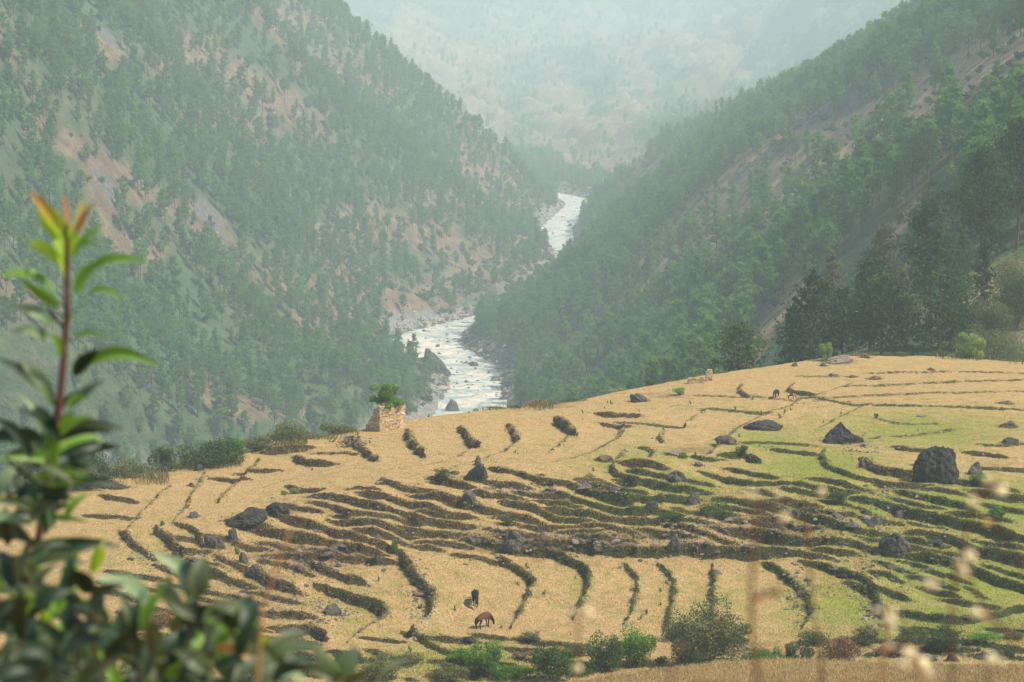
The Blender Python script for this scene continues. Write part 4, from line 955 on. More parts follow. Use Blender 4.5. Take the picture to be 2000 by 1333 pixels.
for hm, g, Q in RLINES:
    seg = np.diff(Q, axis=0); ln = np.linalg.norm(seg, axis=1); tot = ln.sum()
    if tot < .1: continue
    big_ = hm > 0.28; n = int(tot * (95 if big_ else 30)); cs = np.concatenate([[0], np.cumsum(ln)]); t_ = r.uniform(0, tot, n)
    # tufts: clump positions along the line
    t_ = np.clip(np.round(t_ / 0.30) * 0.30 + r.normal(0, .12, n), 0, tot - 1e-3)
    x = np.interp(t_, cs, Q[:, 0]); y = np.interp(t_, cs, Q[:, 1]); k = np.clip(np.searchsorted(cs, t_) - 1, 0, len(seg) - 1)
    nrm = np.stack([-seg[k, 1], seg[k, 0]], 1) / ln[k][:, None]
    tuft = vn(t_ * 1.3, t_ * 0 + len(PP), 3)
    off = r.normal(0.10, 0.13 + .10 * hm, n) + (0.12 * hm if big_ else 0); x = x + nrm[:, 0] * off; y = y + nrm[:, 1] * off
    keep = tuft > (0.28 if big_ else 0.45); x, y, nr, tf = x[keep], y[keep], nrm[keep], tuft[keep]
    z = samp(ZH, x, y); n = len(x)
    d = np.stack([-nr[:, 0] * .7, -nr[:, 1] * .7, np.full(n, .75)], 1) + r.normal(0, .38, (n, 3)); d /= np.linalg.norm(d, axis=1)[:, None]
    PP.append(np.stack([x, y, z - .02], 1)); DD_.append(d); LL.append((0.14 + .20 * min(hm, .9)) * (0.5 + tf))
    c = r.uniform(size=n) + (g - .45) * .75; MI.append(np.where(c > .78, 2, np.where(c > .42, 1, 0)))
for x0, y0, w, h in ROCKPOS:
    n = int(120 + 260 * w); a = r.uniform(0, 6.283, n); q = w * (0.75 + .35 * np.abs(r.normal(size=n))); x = x0 + np.cos(a) * q; y = y0 + np.sin(a) * q * .75; z = samp(ZH, x, y)
    d = np.stack([np.cos(a) * .4, np.sin(a) * .4, np.full(n, .9)], 1) + r.normal(0, .35, (n, 3)); d /= np.linalg.norm(d, axis=1)[:, None]
    PP.append(np.stack([x, y, z - .02], 1)); DD_.append(d); LL.append(np.full(n, .22)); MI.append(r.choice(3, n, p=[.35, .45, .2]))
P = np.concatenate(PP); print('edge blades', len(P))
grass_obj('bank_grass', P, np.concatenate(LL), np.full(len(P), .022), np.concatenate(DD_), np.concatenate(MI), [grass_dry, grass_olive, grass_green], r, .42, 'tufted grass hanging over the terrace edges')
# field stubble and short grass
n = 420000; v_ = r.uniform(0, 1, n); py = 700 + 640 * v_ ** .8; px = r.uniform(-60, 2060, n)
G_ = gp_many(np.stack([px, py], 1)); 
P = G_ + r.normal(0, .10, G_.shape) * np.array([1, 1, 0]); P[:, 2] = samp(ZH, P[:, 0], P[:, 1]) - .01
gm_ = samp(GREEN, P[:, 0], P[:, 1]); rm_ = samp(ROUGH, P[:, 0], P[:, 1]); cln = fbm(P[:, 0] * .7, P[:, 1] * .7, 201, 3)
keep = r.uniform(size=len(P)) < .55 + .8 * cln + .4 * rm_; P = P[keep]; gm_ = gm_[keep]; cln = cln[keep]; rm_ = rm_[keep]
d = np.stack([np.zeros(len(P)), np.zeros(len(P)), np.ones(len(P))], 1) + r.normal(0, .5, (len(P), 3)); d[:, 2] = np.abs(d[:, 2]); d /= np.linalg.norm(d, axis=1)[:, None]
c = r.uniform(size=len(P)) + (gm_ - .3) * .7; mi = np.where(c > .86, 2, np.where(c > .66, 1, 0))
grass_obj('field_grass', P, .12 + .14 * rm_ + .07 * np.clip(cln, 0, 1), np.full(len(P), .018), d, mi, [grass_dry, grass_olive, grass_green], r, .2, 'short dry grass and stubble on the fields'); print('field blades', len(P))
# near bank stubble
n = 90000; px = r.uniform(1000, 2100, n); D_ = r.uniform(101, 109, n); x = (px - 1000) / FPX * D_; De = np.interp(x, ex, ed); k = D_ < De + .2; x = x[k]; y = D_[k]
z = samp(ZH, x, y); P = np.stack([x, y, z - .01], 1); d = np.array([0, 0, 1.]) + r.normal(0, .55, (len(P), 3)); d[:, 2] = np.abs(d[:, 2]); d /= np.linalg.norm(d, axis=1)[:, None]
grass_obj('bank_stubble', P, np.full(len(P), .26), np.full(len(P), .010), d, np.where(r.uniform(size=len(P)) > .9, 1, 0), [grass_dry, grass_olive], r, .3, 'cut straw stubble on the near bank')
# tall wild grass along the far brow and around
fr = []
for (xa, ya), (xb, yb), n, D0 in [((170,960),(330,925),2600,209),((330,925),(480,893),3000,216),((480,893),(600,868),3000,222),((600,868),(700,845),2600,226),((940,812),(1080,798),1600,239),((1640,702),(2010,716),1500,268)]:
    t_ = r.uniform(0, 1, n); px = xa + (xb - xa) * t_; D_ = D0 + r.uniform(-1.5, 5, n); x = at(px, ya, 1.0)[0] * D_; fr.append(np.stack([x, D_], 1))
fr = np.concatenate(fr); z = np.maximum(samp(ZH, fr[:, 0], fr[:, 1]), np.where(fr[:, 1] > 240, vz(fr[:, 0], fr[:, 1]), -999)); P = np.stack([fr[:, 0], fr[:, 1], z - .05], 1)
d = np.array([0, 0, 1.]) + r.normal(0, .28, (len(P), 3)); d /= np.linalg.norm(d, axis=1)[:, None]; tf = vn(P[:, 0] * .6, P[:, 1] * .6, 9); k_ = r.uniform(size=len(P)) < sstep(.25, .6, vn(P[:, 0] * .25 + 5, P[:, 1] * .25, 19)); P = P[k_]; d = d[k_]; tf = tf[k_]
grass_obj('tall_grass', P, .35 + .9 * tf, np.full(len(P), .028), d, r.choice(3, len(P), p=[.25, .5, .25]), [grass_dry, grass_olive, grass_green], r, .25, 'tall wild grass along the brow of the hill')
# ============================================================ BUSHES ON THE HILL
def bush(px, pb, wpx, hpx, mat_, seed, lab, n=None, leaf=None, D=None, nb=10, name='bush', cat='bush', blobs=None, group=None, lo=112.0, dz=0.0):
    if D is None: x, y, z = gp(px, pb, lo)
    else:
        x, _, zz = at(px, pb, D); x = float(x); y = D; z = max(float(samp(ZH, x, min(y, 299))), float(vz(x, y)) if y > 235 else -999) if y < 299 else float(vz(x, y))
        h2 = float(at(px, pb - hpx, D)[2]) - z; hpx = max(h2, 0.3) / (y / FPX)
    s = y / FPX * 1.03; w, h = wpx * s, hpx * s; rr = np.random.default_rng(seed)
    B = blobs(w, h) if blobs else rblobs(rr, w * 1.08, h * 1.12, nb, w * .8)
    leaf = leaf or float(np.clip(0.035 * math.sqrt(w * h) + .06, .10, .19)); n = n or int(np.clip(w * h * 1150 / (leaf / .12) ** 2, 300, 16000))
    st, fo_ = bush_mesh(seed, B, n, leaf, mat_, 'bush', fill=.45)
    o = empty(name, (x, y + (0.15 * w if D is None else 0), z + dz)); link('stems', st, o); link('foliage', fo_, o); tag(o, lab, cat, group); return o
BU = [
 (405,912,130,60,leaf_dark,'large dense green bush on the brow left of the ruin',216),(318,925,52,56,leaf_dark,'dark upright bush at the left end of the brow bushes',214),
 (455,890,56,34,leaf_bright,'light green leafy bush joined to the large brow bush',219),(165,965,120,95,leaf_dark,'dark bush behind the leafy shoot at the far left field corner',206),
 (60,975,110,80,leaf_olive,'olive bush at the left edge beyond the field',205),(250,938,80,40,leaf_olive,'olive scrub between the far left bush and the dark upright bush',211),
 (560,868,90,40,leaf_olive,'olive scrub on the brow right of the large brow bush',224),(655,850,60,28,leaf_olive,'tan scrub just left of the ruined tower',228),(505,880,60,34,leaf_olive,'grassy scrub right of the light green leafy bush',221),
 (965,812,50,18,leaf_olive,'low scrub on the brow below the river bend',239),(1008,812,22,18,leaf_dark,'small dark bush on the brow below the river',239),(1050,806,50,26,leaf_rust,'rust brown bush on the brow right of the river',241),
 (1120,798,60,18,leaf_dark,'dark flat bush on the brow before the rise',243),(1203,775,38,18,leaf_lime,'lime green bush on the brow',248),(1272,760,28,20,leaf_dark,'small dark conical bush on the brow beside the grey rock',250),
 (1328,773,30,16,leaf_lime,'yellow-green plant on the upper straw field',None),(1614,705,26,38,leaf_lime,'spindly lime sapling before the pale rock heap',263),(1762,704,28,17,leaf_bright,'small bright green bush on the far rim under the pines',268),
 (1893,708,60,62,leaf_lime,'small gnarled tree with thin lime foliage on the far rim',269),(1830,706,50,20,leaf_dark,'dark low bush under the tall pines',270),
 (1960,690,120,50,leaf_olive,'olive shrub bank at the right edge beyond the straw field',278),(1930,640,110,70,leaf_olive,'rounded olive shrub on the slope at the right',292),(1985,600,100,70,leaf_dark,'dark shrub higher on the slope at the right edge',305),
 (1900,690,90,50,leaf_olive,'broad olive shrub left of the shrub bank',280),(1975,545,80,50,leaf_olive,'brownish green shrub below the dark pine at the right edge',315),(1880,625,80,40,leaf_dark,'dark shrub at the foot of the slim pine',300),
 (945,1300,80,50,leaf_bright,'bright green bush at the bottom below the brown horse',160),(1075,1318,85,60,leaf_dark,'dark green bush at the bottom right of the bright one',158),
 (1180,1296,90,64,leaf_dark,'leafy dark bush left of the middle bottom',160),(1240,1290,80,62,leaf_bright,'plain green bush touching the stubble bank',161),(1375,1282,150,112,leaf_olive,'tall sprawling bush with reddish stems above the stubble bank',160),
 (1035,1254,44,20,leaf_olive,'small olive tuft below and right of the horses',None),(1350,1296,50,28,leaf_dark,'dark low bush at the foot of the tall sprawling bush',158),(880,1325,70,30,leaf_olive,'olive scrub at the bottom edge',158),
 (1510,1292,60,30,leaf_bright,'bright green low bush on the right behind the stubble bank',158),(1560,1285,60,36,leaf_dark,'dark low bush right of the bright low bush',160),(1640,1280,80,36,leaf_rust,'dry brownish bush behind the stubble bank',160),
 (1845,1277,70,52,leaf_dark,'dark green bush by the two boulders at the lower right',162),(1925,1270,70,34,leaf_bright,'green bush near the lower right edge',163),(740,1320,90,44,leaf_olive,'weedy scrub at the bottom left of the fields',158),
 (770,1082,22,28,leaf_bright,'bright green tuft growing on a dark rock',None),(1450,1240,40,24,leaf_olive,'olive bush at the edge of the curved fields',None),
 (350,1290,120,60,leaf_dark,'dark bush behind the leafy twigs at the lower left',158),(480,1310,110,50,leaf_olive,'weeds behind the leafy twigs at the bottom',157),(150,1300,160,90,leaf_dark,'dark thicket behind the leafy shoot at the bottom left',158),
 (1635,985,44,24,leaf_dark,'dark bush growing on the bank under the green field',None),(1400,1012,70,26,leaf_dark,'blackish green bush hanging on the bank in the middle',None),(870,935,46,20,leaf_olive,'olive shrub left of the black wedge rock',None),
 (990,1025,30,20,leaf_olive,'tuft on top of the big grass-capped rock face',None),(1755,1090,44,16,leaf_dark,'green shrub at the foot of the large grey crag',None),(1915,945,36,22,leaf_bright,'green plant below the grey tussocky rock',None),
 (1945,1018,40,26,leaf_bright,'fresh green bush at the end of a green terrace',None),(1310,1020,60,20,leaf_dark,'creeping green growth on the stones',None),(575,965,22,14,leaf_lime,'light green weed above the rounded black outcrop',None),(556,968,14,10,leaf_lime,'smaller light green weed above the black outcrop',None),
 (1712,818,10,12,leaf_bright,'tiny green sapling alone on the green slope',None),(463,1082,10,14,leaf_bright,'bright weed on the left terraces',None),(316,1028,10,9,leaf_bright,'small bright weed over the upright grey stone',None),(1450,893,26,22,leaf_dark,'dark tussock at the left side of the green field',None),
 (750,834,34,12,leaf_olive,'weeds at the right foot of the ruined tower',None),(1335,896,20,12,leaf_bright,'green tuft among the flat slabs',None),
]
_r = np.random.default_rng(31)
UG = [(620,1325),(680,1300),(800,1300),(845,1325),(1000,1330),(1120,1285),(1140,1320),(560,1330),(1020,1290),(1290,1300),(1330,1250),(1590,1262),(1690,1262),(1740,1280),(1480,1300),(1790,1262),(1960,1285),(250,1320),(380,1325),(900,1300),(1980,1250),(1440,1262),(520,1280),(300,1230),(430,1230)]
for k, (a_, b_) in enumerate(UG):
    w_ = _r.uniform(30, 80); BU.append((a_, b_, w_, w_ * _r.uniform(.3, .55), [leaf_olive, leaf_dark, leaf_olive, leaf_rust, leaf_bright][k % 5], 'GROUP', None))
for i, (px, pb, w, h, mt_, lab, D) in enumerate(BU): bush(px, pb, w, h, mt_, 1500 + i, lab if lab != 'GROUP' else 'one of the rough shrubs tangled along the foot of the lowest fields', group=None if lab != 'GROUP' else 'rough shrubs below the fields', D=D, nb=10 + (w > 60) * 12)
# weeds dotted over the straw fields
WM = [bush_mesh(1700 + k, rblobs(np.random.default_rng(k), .5, .45, 4), 46, .16, [leaf_bright, leaf_olive, leaf_bright][k], 'weed') for k in range(3)]
for k in range(70):
    cx, cy_, a, b_ = [(1540,800,70,14),(1230,800,60,12),(1000,855,250,30),(1100,1130,200,50),(700,1150,120,60),(1500,900,200,40),(1300,1200,250,50)][k % 7]
    x, y, z = gp(cx + r.normal() * a, cy_ + r.normal() * b_); s = r.uniform(.5, 1.4); o = link('weed', WM[k % 3][1]); o.location = (x, y, z); o.scale = (s * .7, s * .7, s); o.rotation_euler.z = r.uniform(0, 6)
    wl = ['upper right straw field', 'straw field near the brow', 'middle straw fields', 'fields round the horses', 'lower left curved field', 'green field edge', 'lower right fields'][k % 7]; tag(o, 'little green weed among several alike dotted over the ' + wl, 'weed', 'weeds in the ' + wl)
# ============================================================ RUINED TOWER AND WALLS
def masonry(mb, A, B, hfun, thick, r, course=0.22, inward=(0, 1)):
    """rough courses of stones along the ground line A-B, height hfun(t)"""
    A = np.array(A, float); B = np.array(B, float); L = np.linalg.norm(B - A); d = (B - A) / L; nin = np.array(inward, float); z = -0.5; row = 0
    while True:
        hc = course * r.uniform(.75, 1.2); s = -r.uniform(0, .1); anyp = False
        while s < L:
            w = r.uniform(.16, .48); e = min(s + w, L); s0 = max(s, 0)
            if e - s0 > .05:
                t_ = (s0 + e) / 2 / L
                if z + hc * .6 < hfun(t_):
                    anyp = True; g = .012; ins = r.uniform(-.03, .045); m_ = int(r.choice(3, p=[.55, .3, .15]))
                    c = []
                    for zz in (z + g, z + hc - g):
                        for q, off in ((s0 + g, ins), (e - g, ins), (e - g, thick), (s0 + g, thick)):
                            p = A + d * q + nin * (off + r.normal(0, .012)); c.append((p[0], p[1], zz + r.normal(0, .012)))
                    mb.add(c, [[0, 1, 5, 4], [1, 2, 6, 5], [2, 3, 7, 6], [3, 0, 4, 7], [4, 5, 6, 7], [3, 2, 1, 0]], m_)
            s += w
        # mortar core just behind the faces
        z += hc; row += 1
        if not anyp and z > 0.3: break
        if row > 40: break
def core(mb, A, B, hfun, thick, inward, n=14):
    A = np.array(A, float); B = np.array(B, float); nin = np.array(inward, float)
    for k in range(n):
        a = A + (B - A) * (k / n + .003); b = A + (B - A) * ((k + 1) / n - .003); h = max(hfun((k + .5) / n) - .16, -.3); a1 = a + nin * .07; b1 = b + nin * .07; a2 = a + nin * (thick - .04); b2 = b + nin * (thick - .04)
        c = [(*p, -.6) for p in (a1, b1, b2, a1 * 0 + a2)] + [(*p, h) for p in (a1, b1, b2, a2)]
        mb.add(c, [[0, 1, 5, 4], [1, 2, 6, 5], [2, 3, 7, 6], [3, 0, 4, 7], [4, 5, 6, 7], [3, 2, 1, 0]], 3)
st_a = plain_mat('tan_stone', (0.46, 0.32, 0.16), .95, .3, 3.0, .5); st_b = plain_mat('buff_stone', (0.55, 0.40, 0.25), .95, .25, 3.0, .5)
st_c = plain_mat('brown_stone', (0.30, 0.19, 0.11), .95, .3, 3.0, .5); mort = plain_mat('mud_mortar', (0.33, 0.20, 0.11), 1.0, .2, 5.0)
STM = [st_a, st_b, st_c, mort]
r = np.random.default_rng(21)
x, y, z = gp(742, 844)
ruin = empty('ruined_tower', (x, y, z)); tag(ruin, 'ruined square stone tower on the brow with a leafy tree growing out of its top', 'ruin')
dR = np.array([math.cos(R(33)), math.sin(R(33))]); dL = np.array([-math.cos(R(42)), math.sin(R(42))]); C0 = np.array([0., 0.])
LR, LL_ = 2.95, 2.1; Ht = 2.55
fR = lambda t: Ht + .12 * math.sin(t * 9) + .10 * t - (.18 if .55 < t < .7 else 0) + (.16 if t > .9 else 0)
fL = lambda t: Ht - .05 - max(0, t - .12) * 2.55 - .1 * math.sin(t * 20)
mb = MB(); masonry(mb, C0, C0 + dR * LR, fR, .5, r, .17, (-dR[1], dR[0])); core(mb, C0 + dR * .05, C0 + dR * (LR - .05), fR, .5, (-dR[1], dR[0])); o = link('wall', mb.mesh('wall', STM), ruin); o['label'] = 'sunlit tan right wall'
nL = (-dL[1], dL[0]); nL = (-nL[0], -nL[1]) if (np.dot(nL, dR) < 0) else nL
mb = MB(); masonry(mb, C0 + dL * .01, C0 + dL * LL_, fL, .5, r, .17, nL); core(mb, C0 + dL * .55, C0 + dL * (LL_ - .1), fL, .5, nL); o = link('wall', mb.mesh('wall', STM), ruin); o['label'] = 'shaded broken left wall stepping down'
# far walls close the square
mb = MB(); P1 = C0 + dR * LR; masonry(mb, P1, P1 + dL * 1.9, lambda t: 2.4 - 1.2 * t, .5, r, .2, tuple(-dR)); o = link('wall', mb.mesh('wall', STM), ruin); o['label'] = 'low back wall'
mb = MB()
for k, (t_, h_) in enumerate([(.45, .0), (.58, .14), (.68, .05), (.8, -.02), (.25, 0.0)]):
    V, F = rock_shape(70 + k, 2, 8, .06); V = V * np.array([.34, .26, .10]); p = dR * LR * t_ + np.array([-dR[1], dR[0]]) * .3; mb.add(V + np.array([p[0], p[1], fR(t_) + .10 + h_]), F.tolist(), k % 2)
link('loose_stones', mb.mesh('loose_stones', [st_b, rk_pale]), ruin)
# the tree in the ruin
def tower_tree():
    rr = np.random.default_rng(77); B = []
    for k in range(26):
        a = rr.uniform(0, 6.28); q = rr.uniform(0, 1) ** .5; B.append((1.35 * q * math.cos(a), 0.9 * q * math.sin(a), rr.uniform(2.9, 4.75) - .45 * q, .5, .45, .36))
    B += [(0, 0, 3.7, .9, .6, .6), (.6, 0, 4.2, .6, .5, .4), (1.5, -.1, 2.75, .45, .4, .3), (-1.3, 0, 3.1, .4, .4, .4), (0.2, -.2, 4.45, .55, .5, .35)]
    V_ = bush_mesh(78, B, 9000, .16, leaf_bright, 'tower_tree', fill=.35, asp=.6)
    T = MB(); T.tube([(0, 0, -.2), (.05, 0, 1.2), (-.05, .05, 2.4), (0, 0, 3.2)], [.13, .11, .09, .04], 7)
    for k in range(5): T.tube([(0, 0, 2.0 + .15 * k), (.5 * math.cos(k * 1.3), .4 * math.sin(k * 1.3), 2.9), (1.0 * math.cos(k * 1.3), .7 * math.sin(k * 1.3), 3.5)], [.06, .04, .015], 5)
    return T.mesh('trunk', bark), V_[1]
tt_, tc_ = tower_tree(); pI = dR * 1.05 + dL * 1.15
o = empty('tree', (x + pI[0] + .55, y + pI[1], z)); link('trunk', tt_, o); link('crown', tc_, o); tag(o, 'dense bright green small tree growing inside the ruined tower', 'tree')
x, y, z = gp(694, 868); mb = MB(); masonry(mb, (0, 0), (1.6, .4), lambda t: .55 + .25 * math.sin(t * 11), .5, r, .2, (-.2, .97)); o = link('rubble_wall', mb.mesh('rubble_wall', [rk_grey, rk_pale, rk_brown, mort])); o.location = (x - .9, y, z); tag(o, 'low heap of broken wall stones left of the ruined tower', 'wall')
x, y, z = gp(1366, 750); mb = MB(); masonry(mb, (-1.0, 0), (.75, .3), lambda t: .62 + .1 * math.sin(t * 8), .45, r, .16, (-.17, .98)); o = link('stone_wall', mb.mesh('stone_wall', STM)); o.location = (x - .2, y, z); tag(o, 'low brown stub of stone wall on the brow left of the little stone pillar', 'wall')
x, y, z = gp(1386, 745); mb = MB(); masonry(mb, (-.4, 0), (.35, .1), lambda t: 1.05 + .25 * t, .45, r, .17, (-.13, .99)); o = link('stone_pillar', mb.mesh('stone_pillar', STM)); o.location = (x, y, z); tag(o, 'little broken stone pillar standing on the brow of the straw field', 'pillar')
# ============================================================ ANIMALS
def skin_mesh(name, nodes, edges, mats, matf=None, sub=2):
    me = bpy.data.meshes.new(name + '_rig'); me.from_pydata([n[:3] for n in nodes], edges, []); ob = bpy.data.objects.new('rig', me); C.objects.link(ob)
    sk = ob.modifiers.new('skin', 'SKIN'); sk.use_smooth_shade = True
    for i, n in enumerate(nodes):
        rr = n[3]; me.skin_vertices[0].data[i].radius = (rr, n[4] if len(n) > 4 else rr)
    me.skin_vertices[0].data[0].use_root = True
    ss = ob.modifiers.new('sub', 'SUBSURF'); ss.levels = sub; ss.render_levels = sub
    dg = bpy.context.evaluated_depsgraph_get(); ev = ob.evaluated_get(dg); out = bpy.data.meshes.new_from_object(ev); out.name = name
    bpy.data.objects.remove(ob); out.materials.clear()
    for m_ in mats: out.materials.append(m_)
    for p in out.polygons:
        p.use_smooth = True
        if matf: p.material_index = matf(p.center)
    return out
def hide_mat(name, col): return plain_mat(name, col, .8, .2, 5.0)
h_black = hide_mat('black_coat', (0.008, 0.008, 0.010)); h_bay = hide_mat('bay_coat', (0.085, 0.034, 0.017)); h_white = hide_mat('white_marking', (0.65, 0.6, 0.52)); h_tan = hide_mat('tan_coat', (0.32, 0.17, 0.07)); h_brown = hide_mat('brown_coat', (0.08, 0.03, 0.015))
def horse(name, seed, mats, legcol, step=0.0):
    N_ = [(-.50, 0, 1.00, .25), (-.05, 0, .98, .27), (.40, 0, 1.00, .26), (.62, 0, 1.02, .20), (.85, 0, .84, .155), (1.06, 0, .58, .115), (1.20, 0, .38, .10), (1.22, 0, .22, .082), (1.23, 0, .06, .055)]
    E = [(i, i + 1) for i in range(8)]
    def leg(root, pts):
        k0 = len(N_); prev = root
        for p in pts: N_.append(p); E.append((prev, len(N_) - 1)); prev = len(N_) - 1
    for s in (-1, 1):
        a = step * s
        leg(2, [(.46, s * .13, .82, .13), (.47, s * .15, .62, .085), (.49 + a, s * .14, .40, .052), (.49 + a * 1.6, s * .14, .14, .040), (.53 + a * 1.6, s * .14, .02, .055)])
        leg(0, [(-.50, s * .13, .84, .18), (-.42 - a, s * .15, .66, .12), (-.62 - a, s * .14, .43, .058), (-.58 - a * 1.4, s * .14, .14, .040), (-.54 - a * 1.4, s * .14, .02, .055)])
    for s in (-1, 1): leg(6, [(1.19, s * .07, .50, .028)])
    def mf(c): return 1 if c.z < legcol or c.x > 1.12 else (2 if len(mats) > 2 and False else 0)
    body = skin_mesh(name + '_body', N_, E, mats, mf)
    o = empty(name); link('body', body, o)
    T = MB(); T.tube([(-.74, 0, 1.05), (-.86, 0, .92), (-.90, .02, .68), (-.86, .03, .38)], [.05, .075, .085, .03], 7); link('tail', T.mesh('tail', h_black, True), o)
    Mn = MB()
    for k in range(13):
        q = k / 12; bx = .58 + .58 * q; bz = 1.20 - .68 * q; Mn.tube([(bx, 0, bz), (bx - .02, .10, bz - .06), (bx - .05, .15, bz - .20)], [.045, .04, .012], 5)
    link('mane', Mn.mesh('mane', h_black, True), o); return o
b1 = horse('horse', 1, [h_bay, h_black], .45, .05); x, y, z = gp(944, 1228); b1.location = (x, y, z); b1.rotation_euler.z = R(50)
tag(b1, 'bay brown horse with black tail and legs grazing in the curved straw field', 'horse')
b2 = horse('horse', 2, [h_black, h_black], .45, .08); x, y, z = gp(928, 1184); b2.location = (x, y + .4, z); b2.rotation_euler.z = R(-84)
mb = MB(); V, F = ICO[2]; mb.add(V * np.array([.02, .03, .10]) + np.array([1.30, 0, .26]), F.tolist()); link('blaze', mb.mesh('blaze', h_white), b2)
tag(b2, 'black horse with a white blaze grazing head-on behind the bay horse', 'horse')
def calf(name, mats, mf, sc):
    N_ = [(-.35, 0, .62, .18), (0, 0, .60, .20), (.32, 0, .62, .17), (.48, 0, .58, .11), (.60, 0, .40, .09), (.66, 0, .24, .085), (.72, 0, .10, .06)]; E = [(i, i + 1) for i in range(6)]
    for s in (-1, 1):
        for root, bx in ((2, .30), (0, -.34)):
            N_.append((bx, s * .10, .42, .08)); E.append((root, len(N_) - 1)); N_.append((bx + (.03 if bx > 0 else -.05), s * .10, .22, .04)); E.append((len(N_) - 2, len(N_) - 1)); N_.append((bx, s * .10, .02, .04)); E.append((len(N_) - 2, len(N_) - 1))
        N_.append((.58, s * .16, .42, .025)); E.append((4, len(N_) - 1))
    o = empty(name); link('body', skin_mesh(name, N_, E, mats, mf), o); T = MB(); T.tube([(-.52, 0, .68), (-.56, 0, .5), (-.55, 0, .28)], [.02, .015, .03], 5); link('tail', T.mesh('tail', mats[0], True), o); o.scale = (sc,) * 3; return o
c1 = calf('calf', [h_black], None, 1.15); x, y, z = gp(1515, 777); c1.location = (x, y, z); c1.rotation_euler.z = R(62); tag(c1, 'small black calf on the upper straw field, head down', 'calf')
c2 = calf('calf', [h_brown, h_tan], lambda c: 1 if c.x > .25 else 0, .8); x, y, z = gp(1545, 780); c2.location = (x, y, z); c2.rotation_euler.z = R(10); tag(c2, 'small brown calf with a tan front right of the black one', 'calf')
# the rock in the river and big stones by the water
def rv(px, py, h=-170.6):
    x, y, z = ray(px, py); k = h / (z / y); return float(x / y * k), float(k)
for i, (px, py, w, h, tp, lab) in enumerate([(852, 735, 66, 50, (-.5, .6), 'great dark wedge of rock jutting into the lower river bend'),(855, 676, 10, 5, (0, .2), 'small dark rock standing in the pale rapids'),(843, 690, 10, 4, (0, .2), 'tiny dark rock in the rapids, lower left of the small one'),
    (930, 803, 16, 6, (0, .2), 'rounded dark rock in the water near the brow'),(800, 676, 12, 7, (0, .3), 'dark stone at the left edge of the rapids'),(925, 712, 22, 8, (0, .2), 'dark bank rocks below the bend'),(968, 742, 22, 8, (0, .2), 'grey bank rocks at the waterline on the right'),(885, 800, 30, 22, (0, .3), 'grey rock heap at the lower left waterline')]):
    X, D = rv(px, py); s = D / FPX; V, F = rock_shape(1200 + i, 5, 9, .2); V = V / (V.max(0) - V.min(0)) * 2; V = V * np.array([w * s / 2, w * s / 2.4, h * s * .62]); V[:, 2] += h * s * .4
    t_ = np.clip(V[:, 2] / (h * s), 0, 1); V[:, 0] = V[:, 0] * (1 - tp[1] * t_) + tp[0] * w * s / 2 * t_
    o = link('boulder', mesh_np('river_rock', V, F, rk_dark if i < 6 else rk_grey)); o.location = (X, D, -171.2); tag(o, lab, 'boulder')
r = np.random.default_rng(88); Vs = []; Fs = []; fm = []
for k in range(5200):
    i = r.integers(60, 245); sgn = r.choice([-1, 1]); a = RIVS[i - 1]; c_ = RIVS[i + 1]; d = (c_ - a) / np.linalg.norm(c_ - a); nrm = np.array([-d[1], d[0]]); off = RW[i] + r.exponential(2.6) - 1.2
    if r.random() < .09: off = r.uniform(0, RW[i])
    p = RIVS[i] + nrm * sgn * off + d * r.uniform(-4, 4); s = float(np.clip(r.lognormal(-.45, .55), .3, 2.6)); zz = max(float(vz(p[0], p[1])), -171.2)
    A = bmv * (1 + r.normal(0, .22, (6, 1))) * np.array([s * r.uniform(.8, 1.6), s, s * .65]); an = r.uniform(0, 6.28); Rm = np.array([[math.cos(an), -math.sin(an), 0], [math.sin(an), math.cos(an), 0], [0, 0, 1]])
    Vs.append(A @ Rm.T + np.array([p[0], p[1], zz + .1])); Fs.append(bmf + 6 * k); fm += [int(r.choice(3, p=[.5, .25, .25]))] * 8
o = link('river_stones', mesh_np('river_stones', np.concatenate(Vs), np.concatenate(Fs), [rk_grey, rk_pale, rk_dark], fm)); tag(o, 'stones and boulders heaped along the river banks', 'river stones', kind='stuff')
# ============================================================ PLANTS CLOSE TO THE CAMERA
def leafc(name, c1, c2, rough=.5, trans=.35):
    m, t, b = new_mat(name); N = NT(t); v = N.attr('var'); c = N.ramp(v, [(0.15, c1), (0.9, c2)])
    N.l(c, b.inputs['Base Color']); b.inputs['Roughness'].default_value = rough; b.inputs['Specular IOR Level'].default_value = .3
    tr = N.n('ShaderNodeBsdfTranslucent'); N.l(c, tr.inputs['Color']); mx = N.n('ShaderNodeMixShader'); mx.inputs[0].default_value = trans
    N.l(b.outputs[0], mx.inputs[1]); N.l(tr.outputs[0], mx.inputs[2]); N.l(mx.outputs[0], t.nodes['Material Output'].inputs['Surface']); return m
LM = {'g': leafc('leaf_green', (0.07, 0.16, 0.015), (0.20, 0.34, 0.04)), 'd': leafc('leaf_deep', (0.007, 0.018, 0.007), (0.025, 0.05, 0.014), trans=.12),
      'y': leafc('leaf_young', (0.24, 0.40, 0.02), (0.44, 0.55, 0.04), trans=.5), 'o': leafc('leaf_orange_tip', (0.32, 0.40, 0.04), (0.48, 0.20, 0.04)), 'r': leafc('leaf_red', (0.20, 0.10, 0.03), (0.30, 0.10, 0.03)),
      'p': leafc('leaf_pale', (0.11, 0.18, 0.07), (0.27, 0.34, 0.18)), 's': leafc('leaf_straw_yellow', (0.50, 0.42, 0.14), (0.62, 0.52, 0.22)), 'm': leafc('leaf_muted', (0.035, 0.05, 0.018), (0.105, 0.12, 0.045), trans=.2), 'c': leafc('leaf_coral', (0.35, 0.15, 0.05), (0.6, 0.27, 0.10))}
LMI = list(LM); LML = [LM[k] for k in LMI]
